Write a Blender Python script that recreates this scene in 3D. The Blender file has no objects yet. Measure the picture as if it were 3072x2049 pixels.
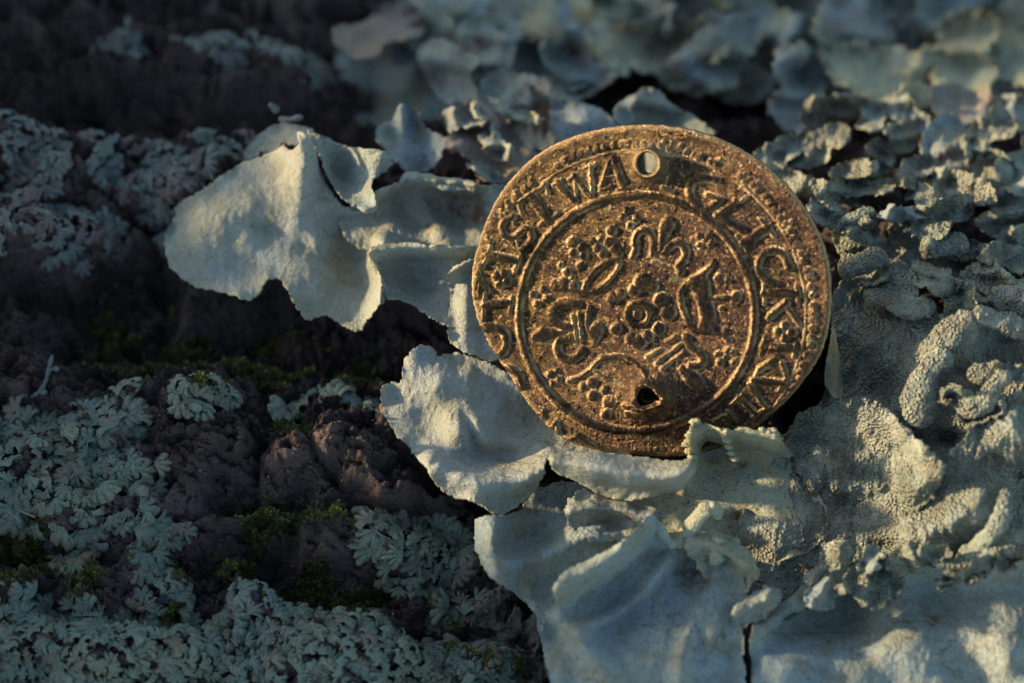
import bpy, math, random
import numpy as np
from mathutils import Vector, Matrix

# ------------------------------------------------------------------ scene, camera, light
# 1 Blender unit = 1 cm
sc = bpy.context.scene
sc.unit_settings.system = 'METRIC'
sc.unit_settings.scale_length = 0.01
rng = np.random.default_rng(7)
random.seed(7)

EL = math.radians(64)
DIST = 20.0
CVEC = np.array([0, -math.cos(EL), math.sin(EL)])     # towards the camera
UVEC = np.array([0, math.sin(EL), math.cos(EL)])
RVEC = np.array([1.0, 0, 0])
CAM = CVEC * DIST

cam = bpy.data.cameras.new("camera")
camo = bpy.data.objects.new("camera", cam)
sc.collection.objects.link(camo)
camo.matrix_world = Matrix(((RVEC[0], UVEC[0], CVEC[0], CAM[0]),
                            (RVEC[1], UVEC[1], CVEC[1], CAM[1]),
                            (RVEC[2], UVEC[2], CVEC[2], CAM[2]),
                            (0, 0, 0, 1)))
cam.lens = 100
cam.sensor_width = 36
cam.clip_start = 0.1
cam.clip_end = 500
cam.dof.use_dof = True
cam.dof.focus_distance = 19.35  # on the coin's face
cam.dof.aperture_fstop = 0.24
sc.camera = camo

SUN_EL = 14.0
SUN_AZ = 8.0      # degrees the sun stands behind (towards +Y of) due left
sd = Vector((-math.cos(math.radians(SUN_EL)) * math.cos(math.radians(SUN_AZ)),
             math.cos(math.radians(SUN_EL)) * math.sin(math.radians(SUN_AZ)),
             math.sin(math.radians(SUN_EL))))
world = bpy.data.worlds.new("World")
sc.world = world
world.use_nodes = True
nt = world.node_tree
nt.nodes.clear()
sky = nt.nodes.new("ShaderNodeTexSky")
sky.sky_type = 'NISHITA'
sky.sun_disc = False
sky.sun_elevation = math.radians(SUN_EL)
sky.sun_rotation = math.radians(270 + SUN_AZ)
bg = nt.nodes.new("ShaderNodeBackground")
bg.inputs[1].default_value = 0.15
wo = nt.nodes.new("ShaderNodeOutputWorld")
nt.links.new(sky.outputs[0], bg.inputs[0])
nt.links.new(bg.outputs[0], wo.inputs[0])
sun = bpy.data.lights.new("sun", 'SUN')
sun.energy = 4.4
sun.angle = math.radians(3)
sun.color = (1.0, 0.74, 0.46)
suno = bpy.data.objects.new("sun", sun)
suno.rotation_euler = sd.to_track_quat('Z', 'Y').to_euler()
sc.collection.objects.link(suno)
sc.view_settings.view_transform = 'Standard'
sc.view_settings.look = 'None'
sc.view_settings.gamma = 1
sc.view_settings.exposure = 1.1

# ------------------------------------------------------------------ maths helpers
K = 3072 / 2351.0


def rays(px, py):
    """view rays through the positions (3072 px wide frame) used for setting things out"""
    sx = (px - 1536) / 3072 * 0.36
    sy = -(py - 1024.5) / 3072 * 0.36
    return (-CVEC[None, :] + sx[:, None] * RVEC[None, :] + sy[:, None] * UVEC[None, :])


def W(px, py, z):
    px = np.atleast_1d(np.asarray(px, float)); py = np.atleast_1d(np.asarray(py, float))
    d = rays(px, py)
    t = (z - CAM[2]) / d[:, 2]
    return CAM[None, :] + d * t[:, None]


def w1(x, y, z=0.0):      # from 2351-wide coordinates
    return W(x * K, y * K, z)[0]


def hash2(ix, iy, seed):
    h = (ix.astype(np.int64) * 374761393 + iy.astype(np.int64) * 668265263 + seed * 1442695041) & 0xFFFFFFFF
    h = ((h ^ (h >> 13)) * 1274126177) & 0xFFFFFFFF
    h = (h ^ (h >> 16)) & 0xFFFFFFFF
    h = (h * 2246822519) & 0xFFFFFFFF
    return ((h ^ (h >> 15)) & 0xFFFFFFFF) / 4294967296.0


def perlin(x, y, seed=0):
    x = np.asarray(x, float); y = np.asarray(y, float)
    ix = np.floor(x); iy = np.floor(y)
    fx = x - ix; fy = y - iy
    ux = fx * fx * fx * (fx * (fx * 6 - 15) + 10)
    uy = fy * fy * fy * (fy * (fy * 6 - 15) + 10)

    def g(dx, dy):
        a = hash2(ix + dx, iy + dy, seed) * 2 * math.pi
        return np.cos(a) * (fx - dx) + np.sin(a) * (fy - dy)
    a = g(0, 0); b = g(1, 0); c = g(0, 1); d = g(1, 1)
    return ((a * (1 - ux) + b * ux) * (1 - uy) + (c * (1 - ux) + d * ux) * uy) * 1.5


def fbm(x, y, oct=4, seed=0, gain=0.5):
    s = 0; a = 1
    for o in range(oct):
        s = s + a * perlin(x * 2 ** o + 17.3 * o, y * 2 ** o - 9.1 * o, seed + o)
        a *= gain
    return s


def ridged(x, y, oct=4, seed=0, gain=0.55):
    s = 0; a = 1
    for o in range(oct):
        s = s + a * (1 - np.abs(perlin(x * 2 ** o + 5.3 * o, y * 2 ** o + 3.7 * o, seed + o)) * 2.2)
        a *= gain
    return s


def voronoi(x, y, seed=0, jit=0.9):
    """F1, F2, id hash, cell centre"""
    ix = np.floor(x); iy = np.floor(y)
    f1 = np.full(x.shape, 9.0); f2 = np.full(x.shape, 9.0)
    cid = np.zeros(x.shape); cx = np.zeros(x.shape); cy = np.zeros(x.shape)
    for dx in (-1, 0, 1):
        for dy in (-1, 0, 1):
            qx = ix + dx; qy = iy + dy
            px = qx + 0.5 + (hash2(qx, qy, seed) - 0.5) * jit
            py = qy + 0.5 + (hash2(qx, qy, seed + 77) - 0.5) * jit
            d = np.hypot(px - x, py - y)
            nearer = d < f1
            f2 = np.where(nearer, f1, np.minimum(f2, d))
            cid = np.where(nearer, hash2(qx, qy, seed + 5), cid)
            cx = np.where(nearer, px, cx); cy = np.where(nearer, py, cy)
            f1 = np.where(nearer, d, f1)
    return f1, f2, cid, cx, cy


def sstep(a, b, x):
    t = np.clip((x - a) / (b - a), 0, 1)
    return t * t * (3 - 2 * t)


def seg_dist(x, y, ax, ay, bx, by):
    vx = bx - ax; vy = by - ay
    L = vx * vx + vy * vy + 1e-12
    t = np.clip(((x - ax) * vx + (y - ay) * vy) / L, 0, 1)
    return np.hypot(x - ax - t * vx, y - ay - t * vy)


def line_dist(x, y, pts):
    d = np.full(np.shape(x), 1e9)
    if len(pts) == 1:
        return np.hypot(x - pts[0][0], y - pts[0][1])
    for (a, b) in zip(pts[:-1], pts[1:]):
        d = np.minimum(d, seg_dist(x, y, a[0], a[1], b[0], b[1]))
    return d


def inside(x, y, poly):
    r = np.zeros(np.shape(x), bool)
    n = len(poly)
    for i in range(n):
        x1, y1 = poly[i]; x2, y2 = poly[(i + 1) % n]
        if y1 == y2:
            continue
        c = ((y1 > y) != (y2 > y)) & (x < (x2 - x1) * (y - y1) / (y2 - y1) + x1)
        r ^= c
    return r


def sdf(x, y, poly):
    """positive inside"""
    d = line_dist(x, y, list(poly) + [poly[0]])
    return np.where(inside(x, y, poly), d, -d)


def chaikin(poly, n=1, closed=True):
    P = [tuple(p) for p in poly]
    for _ in range(n):
        Q = []
        m = len(P)
        rngi = range(m) if closed else range(m - 1)
        if not closed:
            Q.append(P[0])
        for i in rngi:
            a = P[i]; b = P[(i + 1) % m]
            Q.append(tuple(a[k] * .75 + b[k] * .25 for k in range(len(a))))
            Q.append(tuple(a[k] * .25 + b[k] * .75 for k in range(len(a))))
        if not closed:
            Q.append(P[-1])
        P = Q
    return P


# ------------------------------------------------------------------ object helpers
COL = sc.collection


def link(o):
    COL.objects.link(o)
    return o


def root(name, label, cat, loc, group=None):
    o = bpy.data.objects.new(name, None)
    o.empty_display_size = 0.2
    o.location = [float(v) for v in loc]
    o['label'] = label
    o['category'] = cat
    if group:
        o['group'] = group
    return link(o)


def mk(name, V, F, mat, parent=None, normals=None, attrs=None, smooth=True):
    """one mesh object; F an (n,4) or (n,3) int array or a list of such"""
    V = np.asarray(V, float)
    if parent is not None:
        V = V - np.array(parent.location)[None, :]
    me = bpy.data.meshes.new(name)
    Fs = F if isinstance(F, list) else [F]
    Fs = [f for f in Fs if len(f)]
    nl = sum(f.size for f in Fs); nf = sum(len(f) for f in Fs)
    me.vertices.add(len(V)); me.vertices.foreach_set("co", V.ravel().astype(np.float32))
    me.loops.add(nl); me.polygons.add(nf)
    me.loops.foreach_set("vertex_index", np.concatenate([f.ravel() for f in Fs]).astype(np.int32))
    tot = np.concatenate([np.full(len(f), f.shape[1]) for f in Fs])
    st = np.concatenate([[0], np.cumsum(tot)[:-1]])
    me.polygons.foreach_set("loop_start", st.astype(np.int32))
    me.polygons.foreach_set("loop_total", tot.astype(np.int32))
    me.update(calc_edges=True)
    me.validate()
    if attrs:
        for k, v in attrs.items():
            a = me.attributes.new(k, 'FLOAT', 'POINT')
            if len(me.vertices) == len(v):
                a.data.foreach_set("value", np.asarray(v, np.float32))
    if smooth:
        me.polygons.foreach_set("use_smooth", np.ones(len(me.polygons), bool))
    if normals is not None and len(me.vertices) == len(normals):
        me.normals_split_custom_set_from_vertices([tuple(n) for n in normals])
    me.materials.append(mat)
    o = bpy.data.objects.new(name, me)
    link(o)
    if parent is not None:
        o.parent = parent
    return o


def vnormals(V, F):
    n = np.zeros_like(V)
    a = V[F[:, 0]]; b = V[F[:, 1]]; c = V[F[:, 2]]; d = V[F[:, 3]]
    fn = np.cross(c - a, d - b)
    for k in range(4):
        np.add.at(n, F[:, k], fn)
    l = np.linalg.norm(n, axis=1)
    n /= np.maximum(l, 1e-12)[:, None]
    return n


def sub(V, F, sel, normals=None, attrs=None):
    f = F[sel]
    u, inv = np.unique(f.ravel(), return_inverse=True)
    f2 = inv.reshape(f.shape)
    return V[u], f2, (None if normals is None else normals[u]), ({k: v[u] for k, v in (attrs or {}).items()})


# ------------------------------------------------------------------ materials
def new_mat(name):
    m = bpy.data.materials.new(name)
    m.use_nodes = True
    t = m.node_tree
    b = t.nodes["Principled BSDF"]
    return m, t, b


def N(t, kind, **kw):
    n = t.nodes.new(kind)
    for k, v in kw.items():
        if k in n.inputs:
            n.inputs[k].default_value = v
        else:
            setattr(n, k, v)
    return n


def coords(t, scale=(1, 1, 1)):
    g = N(t, "ShaderNodeNewGeometry")
    mp = N(t, "ShaderNodeMapping")
    mp.inputs["Scale"].default_value = scale
    t.links.new(g.outputs["Position"], mp.inputs["Vector"])
    return mp.outputs[0]


def noise(t, co, scale, detail=4, rough=.5, dist=0.0):
    n = N(t, "ShaderNodeTexNoise")
    n.inputs["Scale"].default_value = scale
    n.inputs["Detail"].default_value = detail
    n.inputs["Roughness"].default_value = rough
    n.inputs["Distortion"].default_value = dist
    t.links.new(co, n.inputs["Vector"])
    return n.outputs["Fac"]


def ramp(t, fac, stops):
    r = N(t, "ShaderNodeValToRGB")
    e = r.color_ramp.elements
    while len(e) < len(stops):
        e.new(0.5)
    for i, (p, c) in enumerate(stops):
        e[i].position = p
        e[i].color = (c[0], c[1], c[2], 1) if not isinstance(c, (int, float)) else (c, c, c, 1)
    t.links.new(fac, r.inputs[0])
    return r.outputs[0]


def mixc(t, fac, a, b, mode='MIX'):
    m = N(t, "ShaderNodeMix")
    m.data_type = 'RGBA'
    m.blend_type = mode
    for sock, v in ((m.inputs[0], fac), (m.inputs[6], a), (m.inputs[7], b)):
        if isinstance(v, (int, float)):
            sock.default_value = v
        elif isinstance(v, tuple):
            sock.default_value = (v[0], v[1], v[2], 1)
        else:
            t.links.new(v, sock)
    return m.outputs[2]


def math_(t, op, a, b=0.0):
    m = N(t, "ShaderNodeMath")
    m.operation = op
    for i, v in enumerate((a, b)):
        if isinstance(v, (int, float)):
            m.inputs[i].default_value = v
        else:
            t.links.new(v, m.inputs[i])
    return m.outputs[0]


def attr(t, name):
    a = N(t, "ShaderNodeAttribute")
    a.attribute_name = name
    return a.outputs["Fac"]


def bump(t, b, h, strength, dist):
    n = N(t, "ShaderNodeBump")
    n.inputs["Strength"].default_value = strength
    n.inputs["Distance"].default_value = dist
    t.links.new(h, n.inputs["Height"])
    t.links.new(n.outputs[0], b.inputs["Normal"])
    return n


def lichen_mat(name, base, alt, warm, grain=0.35, granular=0.0, seedoff=0.0, spots=0.5, dark=(0.05, 0.06, 0.035)):
    """pale lichen skin. base/alt: skin colours, warm: brownish old tissue"""
    m, t, b = new_mat(name)
    co = coords(t)
    mp = N(t, "ShaderNodeMapping")
    mp.inputs["Location"].default_value = (seedoff, seedoff * 1.7, 0)
    t.links.new(co, mp.inputs["Vector"])
    co = mp.outputs[0]
    big = noise(t, co, 1.6, 4, .55, .4)
    c = ramp(t, big, [(0.43, base), (0.57, alt)])
    mid = noise(t, co, 6, 6, .65, .6)
    calm = .5 if name == 'smooth_lichen' else 1.0
    c = mixc(t, ramp(t, mid, [(0.48, 0.0), (0.60, 0.75 * calm)]), c, warm)
    pale = noise(t, co, 4, 5, .6, .8)
    c = mixc(t, ramp(t, pale, [(0.50, 0.0), (0.62, 0.5)]), c, (base[0] * 1.25, base[1] * 1.22, base[2] * 1.15))
    # rusty blotches where marked
    st = attr(t, "stain")
    stn = math_(t, 'MINIMUM', math_(t, 'MULTIPLY', st, ramp(t, noise(t, co, 14, 4, .6), [(0.42, 0.3), (0.56, 1.5)])), 0.9)
    c = mixc(t, stn, c, (0.15, 0.065, 0.04))
    # dark pin specks and fine dirt
    sp = noise(t, co, 34, 2, .5)
    c = mixc(t, ramp(t, sp, [(0.64, 0.0), (0.70, spots)]), c, dark)
    fine = noise(t, co, 50, 5, .7)
    c = mixc(t, ramp(t, fine, [(0.38, 0.5 * calm), (0.52, 0.0)]), c, (base[0] * .5, base[1] * .55, base[2] * .42))
    # hairline cracks, only in places
    vv = N(t, "ShaderNodeTexVoronoi")
    vv.feature = 'DISTANCE_TO_EDGE'
    vv.inputs["Scale"].default_value = 7
    dn = N(t, "ShaderNodeTexNoise")
    dn.inputs["Scale"].default_value = 9
    dn.inputs["Detail"].default_value = 4
    t.links.new(co, dn.inputs["Vector"])
    t.links.new(mixc(t, 0.12, co, dn.outputs["Color"]), vv.inputs["Vector"])
    ck = math_(t, 'MULTIPLY', ramp(t, vv.outputs["Distance"], [(0.0, 1.0), (0.035, 0.0)]), ramp(t, noise(t, co, 2.2, 3, .5), [(0.52, 0.0), (0.6, 0.7 * calm)]))
    c = mixc(t, ck, c, dark)
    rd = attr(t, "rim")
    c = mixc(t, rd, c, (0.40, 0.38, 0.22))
    h = math_(t, 'ADD', math_(t, 'MULTIPLY', noise(t, co, 9, 4, .55, .5), 1.0),
              math_(t, 'MULTIPLY', noise(t, co, 45, 4, .65), grain))
    if granular > 0:
        v = N(t, "ShaderNodeTexVoronoi")
        v.inputs["Scale"].default_value = 36
        t.links.new(co, v.inputs["Vector"])
        g = ramp(t, v.outputs["Distance"], [(0.0, 1.0), (0.62, 0.0)])
        msk = ramp(t, noise(t, co, 3.0, 4, .6), [(0.36, 0.15), (0.56, 1.0)])
        g2 = math_(t, 'MULTIPLY', g, msk)
        h = math_(t, 'ADD', h, math_(t, 'MULTIPLY', g2, granular))
        c = mixc(t, math_(t, 'MULTIPLY', ramp(t, v.outputs["Distance"], [(0.42, 0.0), (0.7, 0.55)]), msk), c,
                 (0.05, 0.065, 0.045))
        c = mixc(t, math_(t, 'MULTIPLY', ramp(t, v.outputs["Distance"], [(0.0, 0.5), (0.35, 0.0)]), msk), c,
                 (0.48, 0.48, 0.37))
    oi = N(t, "ShaderNodeObjectInfo")
    vary = 1.0 if name.split('_')[0] in ('rosette', 'crust', 'far') else 0.12
    c = mixc(t, ramp(t, oi.outputs["Random"], [(0.0, 0.28 * vary), (0.5, 0.0)]), c, (base[0] * .62, base[1] * .66, base[2] * .6))
    c = mixc(t, ramp(t, oi.outputs["Random"], [(0.86, 0.0), (0.95, 0.55 * vary)]), c, (warm[0] * 1.05, warm[1] * .85, warm[2] * .8))
    t.links.new(c, b.inputs["Base Color"])
    b.inputs["Roughness"].default_value = 0.85
    b.inputs["Specular IOR Level"].default_value = 0.25
    bump(t, b, h, 1.0, 0.05)
    return m


M = {}
M['smooth'] = lichen_mat("smooth_lichen", (0.34, 0.33, 0.295), (0.31, 0.295, 0.24), (0.29, 0.25, 0.185))
M['under'] = lichen_mat("shaded_lichen", (0.19, 0.25, 0.255), (0.22, 0.26, 0.22), (0.19, 0.185, 0.13), seedoff=5)  # darker, bluer lichen: shade mixed into its colour
M['powder'] = lichen_mat("powdery_lichen", (0.46, 0.455, 0.37), (0.39, 0.41, 0.335), (0.42, 0.35, 0.26),
                         grain=.5, granular=1.3, seedoff=9, spots=.3)
M['frill'] = lichen_mat("frilled_lichen", (0.34, 0.36, 0.26), (0.32, 0.31, 0.20), (0.34, 0.28, 0.15), seedoff=3, spots=.8)
M['rosette'] = lichen_mat("rosette_lichen", (0.34, 0.365, 0.27), (0.38, 0.375, 0.26), (0.38, 0.28, 0.20),
                          grain=.6, seedoff=2, spots=.8)
M['crust'] = lichen_mat("crust_lichen", (0.24, 0.29, 0.28), (0.34, 0.34, 0.30), (0.24, 0.16, 0.16),
                        grain=.8, seedoff=12, spots=.9)
M['far'] = lichen_mat("far_lichen", (0.30, 0.335, 0.32), (0.28, 0.285, 0.21), (0.29, 0.19, 0.13), seedoff=21)
M['wart'] = lichen_mat("warty_lichen", (0.17, 0.16, 0.14), (0.2, 0.19, 0.15), (0.13, 0.11, 0.09), seedoff=4)


def bark_mat():
    m, t, b = new_mat("rough_bark")
    co = coords(t, (1, 1.6, 1.6))
    big = noise(t, co, 1.1, 5, .6, .6)
    c = ramp(t, big, [(0.40, (0.12, 0.07, 0.042)), (0.5, (0.31, 0.20, 0.13)), (0.60, (0.47, 0.335, 0.24))])
    s = noise(t, co, 7, 5, .6, 1.0)
    c = mixc(t, ramp(t, s, [(0.5, 0.0), (0.57, 0.85)]), c, (0.36, 0.285, 0.25))
    c = mixc(t, ramp(t, noise(t, co, 6, 5, .6, 2.0), [(0.40, 0.95), (0.49, 0.0)]), c, (0.025, 0.018, 0.015))
    s2 = noise(t, co, 4, 5, .6, .8)
    c = mixc(t, ramp(t, s2, [(0.53, 0.0), (0.59, 0.7)]), c, (0.09, 0.10, 0.03))
    s3 = noise(t, co, 22, 3, .5)
    c = mixc(t, ramp(t, s3, [(0.60, 0.0), (0.66, 0.8)]), c, (0.42, 0.41, 0.34))
    s4 = noise(t, co, 3.2, 4, .6, 1.0)
    c = mixc(t, ramp(t, s4, [(0.54, 0.0), (0.6, 0.65)]), c, (0.19, 0.085, 0.04))
    t.links.new(c, b.inputs["Base Color"])
    b.inputs["Roughness"].default_value = 0.85
    b.inputs["Specular IOR Level"].default_value = 0.25
    bump(t, b, h, 1.0, 0.05)
    return m


M = {}
M['smooth'] = lichen_mat("smooth_lichen", (0.30, 0.325, 0.29), (0.27, 0.28, 0.21), (0.25, 0.23, 0.16))
M['under'] = lichen_mat("shaded_lichen", (0.24, 0.30, 0.30), (0.27, 0.30, 0.25), (0.22, 0.21, 0.15), seedoff=5)  # shaded copy of the smooth lichen, the shade put into the colour
M['powder'] = lichen_mat("powdery_lichen", (0.33, 0.35, 0.28), (0.27, 0.31, 0.25), (0.33, 0.28, 0.20),
                         grain=.5, granular=1.3, seedoff=9, spots=.3)
M['frill'] = lichen_mat("frilled_lichen", (0.34, 0.36, 0.26), (0.32, 0.31, 0.20), (0.34, 0.28, 0.15), seedoff=3, spots=.8)
M['rosette'] = lichen_mat("rosette_lichen", (0.21, 0.28, 0.23), (0.25, 0.29, 0.20), (0.27, 0.21, 0.15),
                          grain=.6, seedoff=2, spots=.8)
M['crust'] = lichen_mat("crust_lichen", (0.20, 0.25, 0.24), (0.29, 0.29, 0.25), (0.20, 0.13, 0.13),
                        grain=.8, seedoff=12, spots=.9)
M['far'] = lichen_mat("far_lichen", (0.24, 0.29, 0.30), (0.21, 0.24, 0.18), (0.24, 0.19, 0.13), seedoff=21)
M['wart'] = lichen_mat("warty_lichen", (0.17, 0.16, 0.14), (0.2, 0.19, 0.15), (0.13, 0.11, 0.09), seedoff=4)


def bark_mat():
    m, t, b = new_mat("rough_bark")
    co = coords(t, (1, 1.6, 1.6))
    big = noise(t, co, 1.1, 5, .6, .6)
    c = ramp(t, big, [(0.3, (0.05, 0.034, 0.03)), (0.5, (0.17, 0.118, 0.105)), (0.7, (0.29, 0.215, 0.195))])
    s = noise(t, co, 12, 6, .7, .4)
    c = mixc(t, ramp(t, s, [(0.45, 0.0), (0.75, 0.75)]), c, (0.21, 0.17, 0.15))
    s2 = noise(t, co, 5, 5, .7, .8)
    c = mixc(t, ramp(t, s2, [(0.55, 0.0), (0.72, 0.65)]), c, (0.055, 0.065, 0.022))
    s3 = noise(t, co, 40, 3, .7)
    c = mixc(t, ramp(t, s3, [(0.62, 0.0), (0.72, 0.6)]), c, (0.27, 0.27, 0.22))
    s4 = noise(t, co, 3.2, 4, .6, 1.0)
    c = mixc(t, ramp(t, s4, [(0.58, 0.0), (0.7, 0.6)]), c, (0.12, 0.05, 0.025))
    t.links.new(c, b.inputs["Base Color"])
    b.inputs["Roughness"].default_value = 0.8
    b.inputs["Specular IOR Level"].default_value = 0.3
    h = math_(t, 'ADD', noise(t, co, 9, 6, .62, 1.2), math_(t, 'MULTIPLY', noise(t, co, 30, 4, .6), .5))
    bump(t, b, h, 1.0, 0.16)
    return m


M['bark'] = bark_mat()


def plain_mat(name, c1, c2, scale=20, rough=.8, bs=.4, bd=.01):
    m, t, b = new_mat(name)
    co = coords(t)
    c = ramp(t, noise(t, co, scale, 4, .6), [(0.35, c1), (0.65, c2)])
    t.links.new(c, b.inputs["Base Color"])
    b.inputs["Roughness"].default_value = rough
    bump(t, b, noise(t, co, scale * 2, 4, .6), bs, bd)
    return m


M['moss'] = plain_mat("green_moss", (0.03, 0.036, 0.008), (0.11, 0.13, 0.018), 3, .7)
M['pink'] = plain_mat("pink_underside", (0.50, 0.24, 0.16), (0.42, 0.32, 0.24), 8)
M['twig'] = plain_mat("pale_stalk", (0.13, 0.155, 0.15), (0.09, 0.10, 0.09), 12)
M['needle'] = plain_mat("dry_fibre", (0.25, 0.2, 0.12), (0.18, 0.13, 0.08), 12)
M['black'] = plain_mat("black_fruit", (0.012, 0.013, 0.02), (0.03, 0.03, 0.04), 12)


def coin_mat(name, relief=False):
    m, t, b = new_mat(name)
    co = coords(t)
    big = noise(t, co, 1.5, 4, .6, .5)
    pt = attr(t, "patina")      # 0 olive-gold side, 1 red-brown side
    olive = ramp(t, big, [(0.42, (0.055, 0.036, 0.013)), (0.58, (0.11, 0.074, 0.026))])
    red = ramp(t, big, [(0.42, (0.048, 0.028, 0.018)), (0.58, (0.10, 0.058, 0.032))])
    c = mixc(t, pt, olive, red)
    if relief:
        c = mixc(t, 0.55, c, (0.055, 0.034, 0.014))
    g = noise(t, co, 42, 3, .7)
    c = mixc(t, ramp(t, g, [(0.54, 0.0), (0.66, 0.2 if relief else 0.6)]), c, (0.55, 0.36, 0.18))  # bright specks painted into the metal colour as glints
    d = noise(t, co, 18, 5, .8)
    c = mixc(t, ramp(t, d, [(0.43, 0.92), (0.54, 0.0)]), c, (0.026, 0.017, 0.015))
    gr = noise(t, co, 5, 5, .75, .4)
    c = mixc(t, ramp(t, gr, [(0.6, 0.0), (0.72, 0.55)]), c, (0.12, 0.15, 0.07))
    t.links.new(c, b.inputs["Base Color"])
    b.inputs["Metallic"].default_value = 0.9
    worn_hi = attr(t, "worn_highlight")
    c = mixc(t, math_(t, 'MULTIPLY', worn_hi, 0.7), c, (0.70, 0.48, 0.24))  # edges painted bright as highlights, over some real wear
    t.links.new(c, b.inputs["Base Color"])
    r = ramp(t, noise(t, co, 40, 3, .6), [(0.3, 0.27), (0.7, 0.44)])
    r = math_(t, 'SUBTRACT', r, math_(t, 'MULTIPLY', worn_hi, 0.08))
    t.links.new(r, b.inputs["Roughness"])
    h = math_(t, 'ADD', noise(t, co, 70, 4, .8), math_(t, 'MULTIPLY', noise(t, co, 26, 4, .75), 1.0))
    bump(t, b, h, 0.3 if relief else 0.6, 0.02)
    return m


M['coin'] = coin_mat("bronze_patina")
M['coin_relief'] = coin_mat("bronze_worn_relief", True)


# ------------------------------------------------------------------ the bark (terrain)
def wl(pts, z=0.0):
    return [tuple(w1(x, y, z)[:2]) for x, y in pts]


# furrows: centre line, half width, depth
FURROWS = [
    (wl([(-200, 190), (300, 185), (700, 215), (820, 250)]), 0.20, 0.75),
    (wl([(-200, 10), (120, 30), (330, 60), (520, 70)]), 0.10, 0.25),
    (wl([(-200, 790), (0, 780), (200, 770), (450, 790), (700, 830), (930, 850), (1050, 820)], -.5), 0.34, 0.66),
    (wl([(345, 490), (340, 600), (400, 700), (560, 740)], -.3), 0.22, 0.34),
    (wl([(-200, 690), (60, 650), (200, 680), (330, 640)], -.3), 0.16, 0.20),
    (wl([(-200, 1290), (60, 1290), (240, 1310), (400, 1330), (560, 1270), (700, 1330), (860, 1370), (1010, 1420)], -.2), 0.20, 0.32),
    (wl([(600, 1270), (640, 1400), (760, 1430)], -.2), 0.14, 0.2),
    (wl([(310, 1420), (420, 1440), (500, 1400)], -.1), 0.14, 0.24),
    (wl([(1000, 1300), (1100, 1400), (1220, 1500), (1300, 1590)], -.1), 0.12, 0.3),
    (wl([(690, 960), (700, 1020), (720, 1080), (790, 1130), (880, 1160), (1000, 1165)]), 0.04, 0.14),
    (wl([(560, 1160), (580, 1080), (600, 1010), (560, 960)]), 0.035, 0.12),
    (wl([(600, 1010), (650, 960), (690, 950)]), 0.03, 0.10),
    (wl([(470, 1140), (520, 1165), (640, 1150), (720, 1180)]), 0.05, 0.14),
    (wl([(0, 470), (60, 500), (140, 540)]), 0.04, 0.12),
    (wl([(290, 470), (200, 420), (120, 330)]), 0.04, 0.10),
    (wl([(1700, 1450), (1715, 1520), (1710, 1600)]), 0.14, 0.5),
    (wl([(1820, 900), (1880, 870), (1900, 820)]), 0.20, 0.35),
]
MOUNDS = [  # (x, y, rx, ry, h) in frame coords at z=0.1
    (820, 1015, 105, 90, 0.20), (910, 1095, 70, 55, 0.10), (480, 1040, 115, 75, 0.16), (640, 1090, 60, 60, 0.10),
    (150, 960, 150, 60, 0.10), (420, 880, 160, 40, 0.14), (300, 350, 240, 80, 0.18), (60, 560, 120, 70, 0.15),
    (60, 700, 70, 50, 0.18), (560, 640, 160, 60, -0.05), (260, 60, 150, 40, 0.25), (650, 60, 150, 50, 0.25),
    (160, 1100, 200, 110, 0.12), (200, 1500, 260, 90, 0.15), (800, 1520, 260, 90, 0.15), (600, 1400, 60, 40, 0.12),
]
MW = []
for (x, y, rx, ry, h) in MOUNDS:
    p = w1(x, y, 0.05)
    MW.append((p[0], p[1], rx * 7.2 / 2351, ry * 7.2 / 2351 / math.sin(EL), h))

PLATES = [
    [(700, 905), (740, 895), (800, 905), (860, 925), (900, 975), (960, 1030), (1005, 1110), (985, 1160), (900, 1160), (800, 1130), (730, 1085), (690, 1000), (675, 950)],
    [(330, 940), (400, 900), (520, 915), (600, 960), (590, 1040), (560, 1130), (480, 1150), (400, 1110), (360, 1030)],
    [(610, 980), (680, 960), (705, 1040), (720, 1090), (660, 1140), (580, 1130), (600, 1050)],
    [(-60, 700), (40, 660), (125, 690), (130, 730), (60, 770), (-60, 770)],
    [(440, 1180), (560, 1160), (640, 1190), (600, 1260), (480, 1300), (430, 1240)],
    [(60, 880), (200, 850), (330, 880), (420, 890), (330, 930), (180, 930), (60, 920)],
    [(360, 620), (520, 680), (620, 720), (600, 780), (430, 760), (350, 690)],
    [(-60, 10), (160, 0), (330, 40), (260, 120), (60, 120), (-60, 90)],
    [(360, 30), (560, 0), (760, 20), (820, 90), (600, 130), (420, 110)],
    [(700, 1170), (800, 1160), (830, 1230), (780, 1290), (680, 1250)],
]
PLW = [wl(chaikin(p, 1), 0.0) for p in PLATES]
OCCL_X = -8.6


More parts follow.
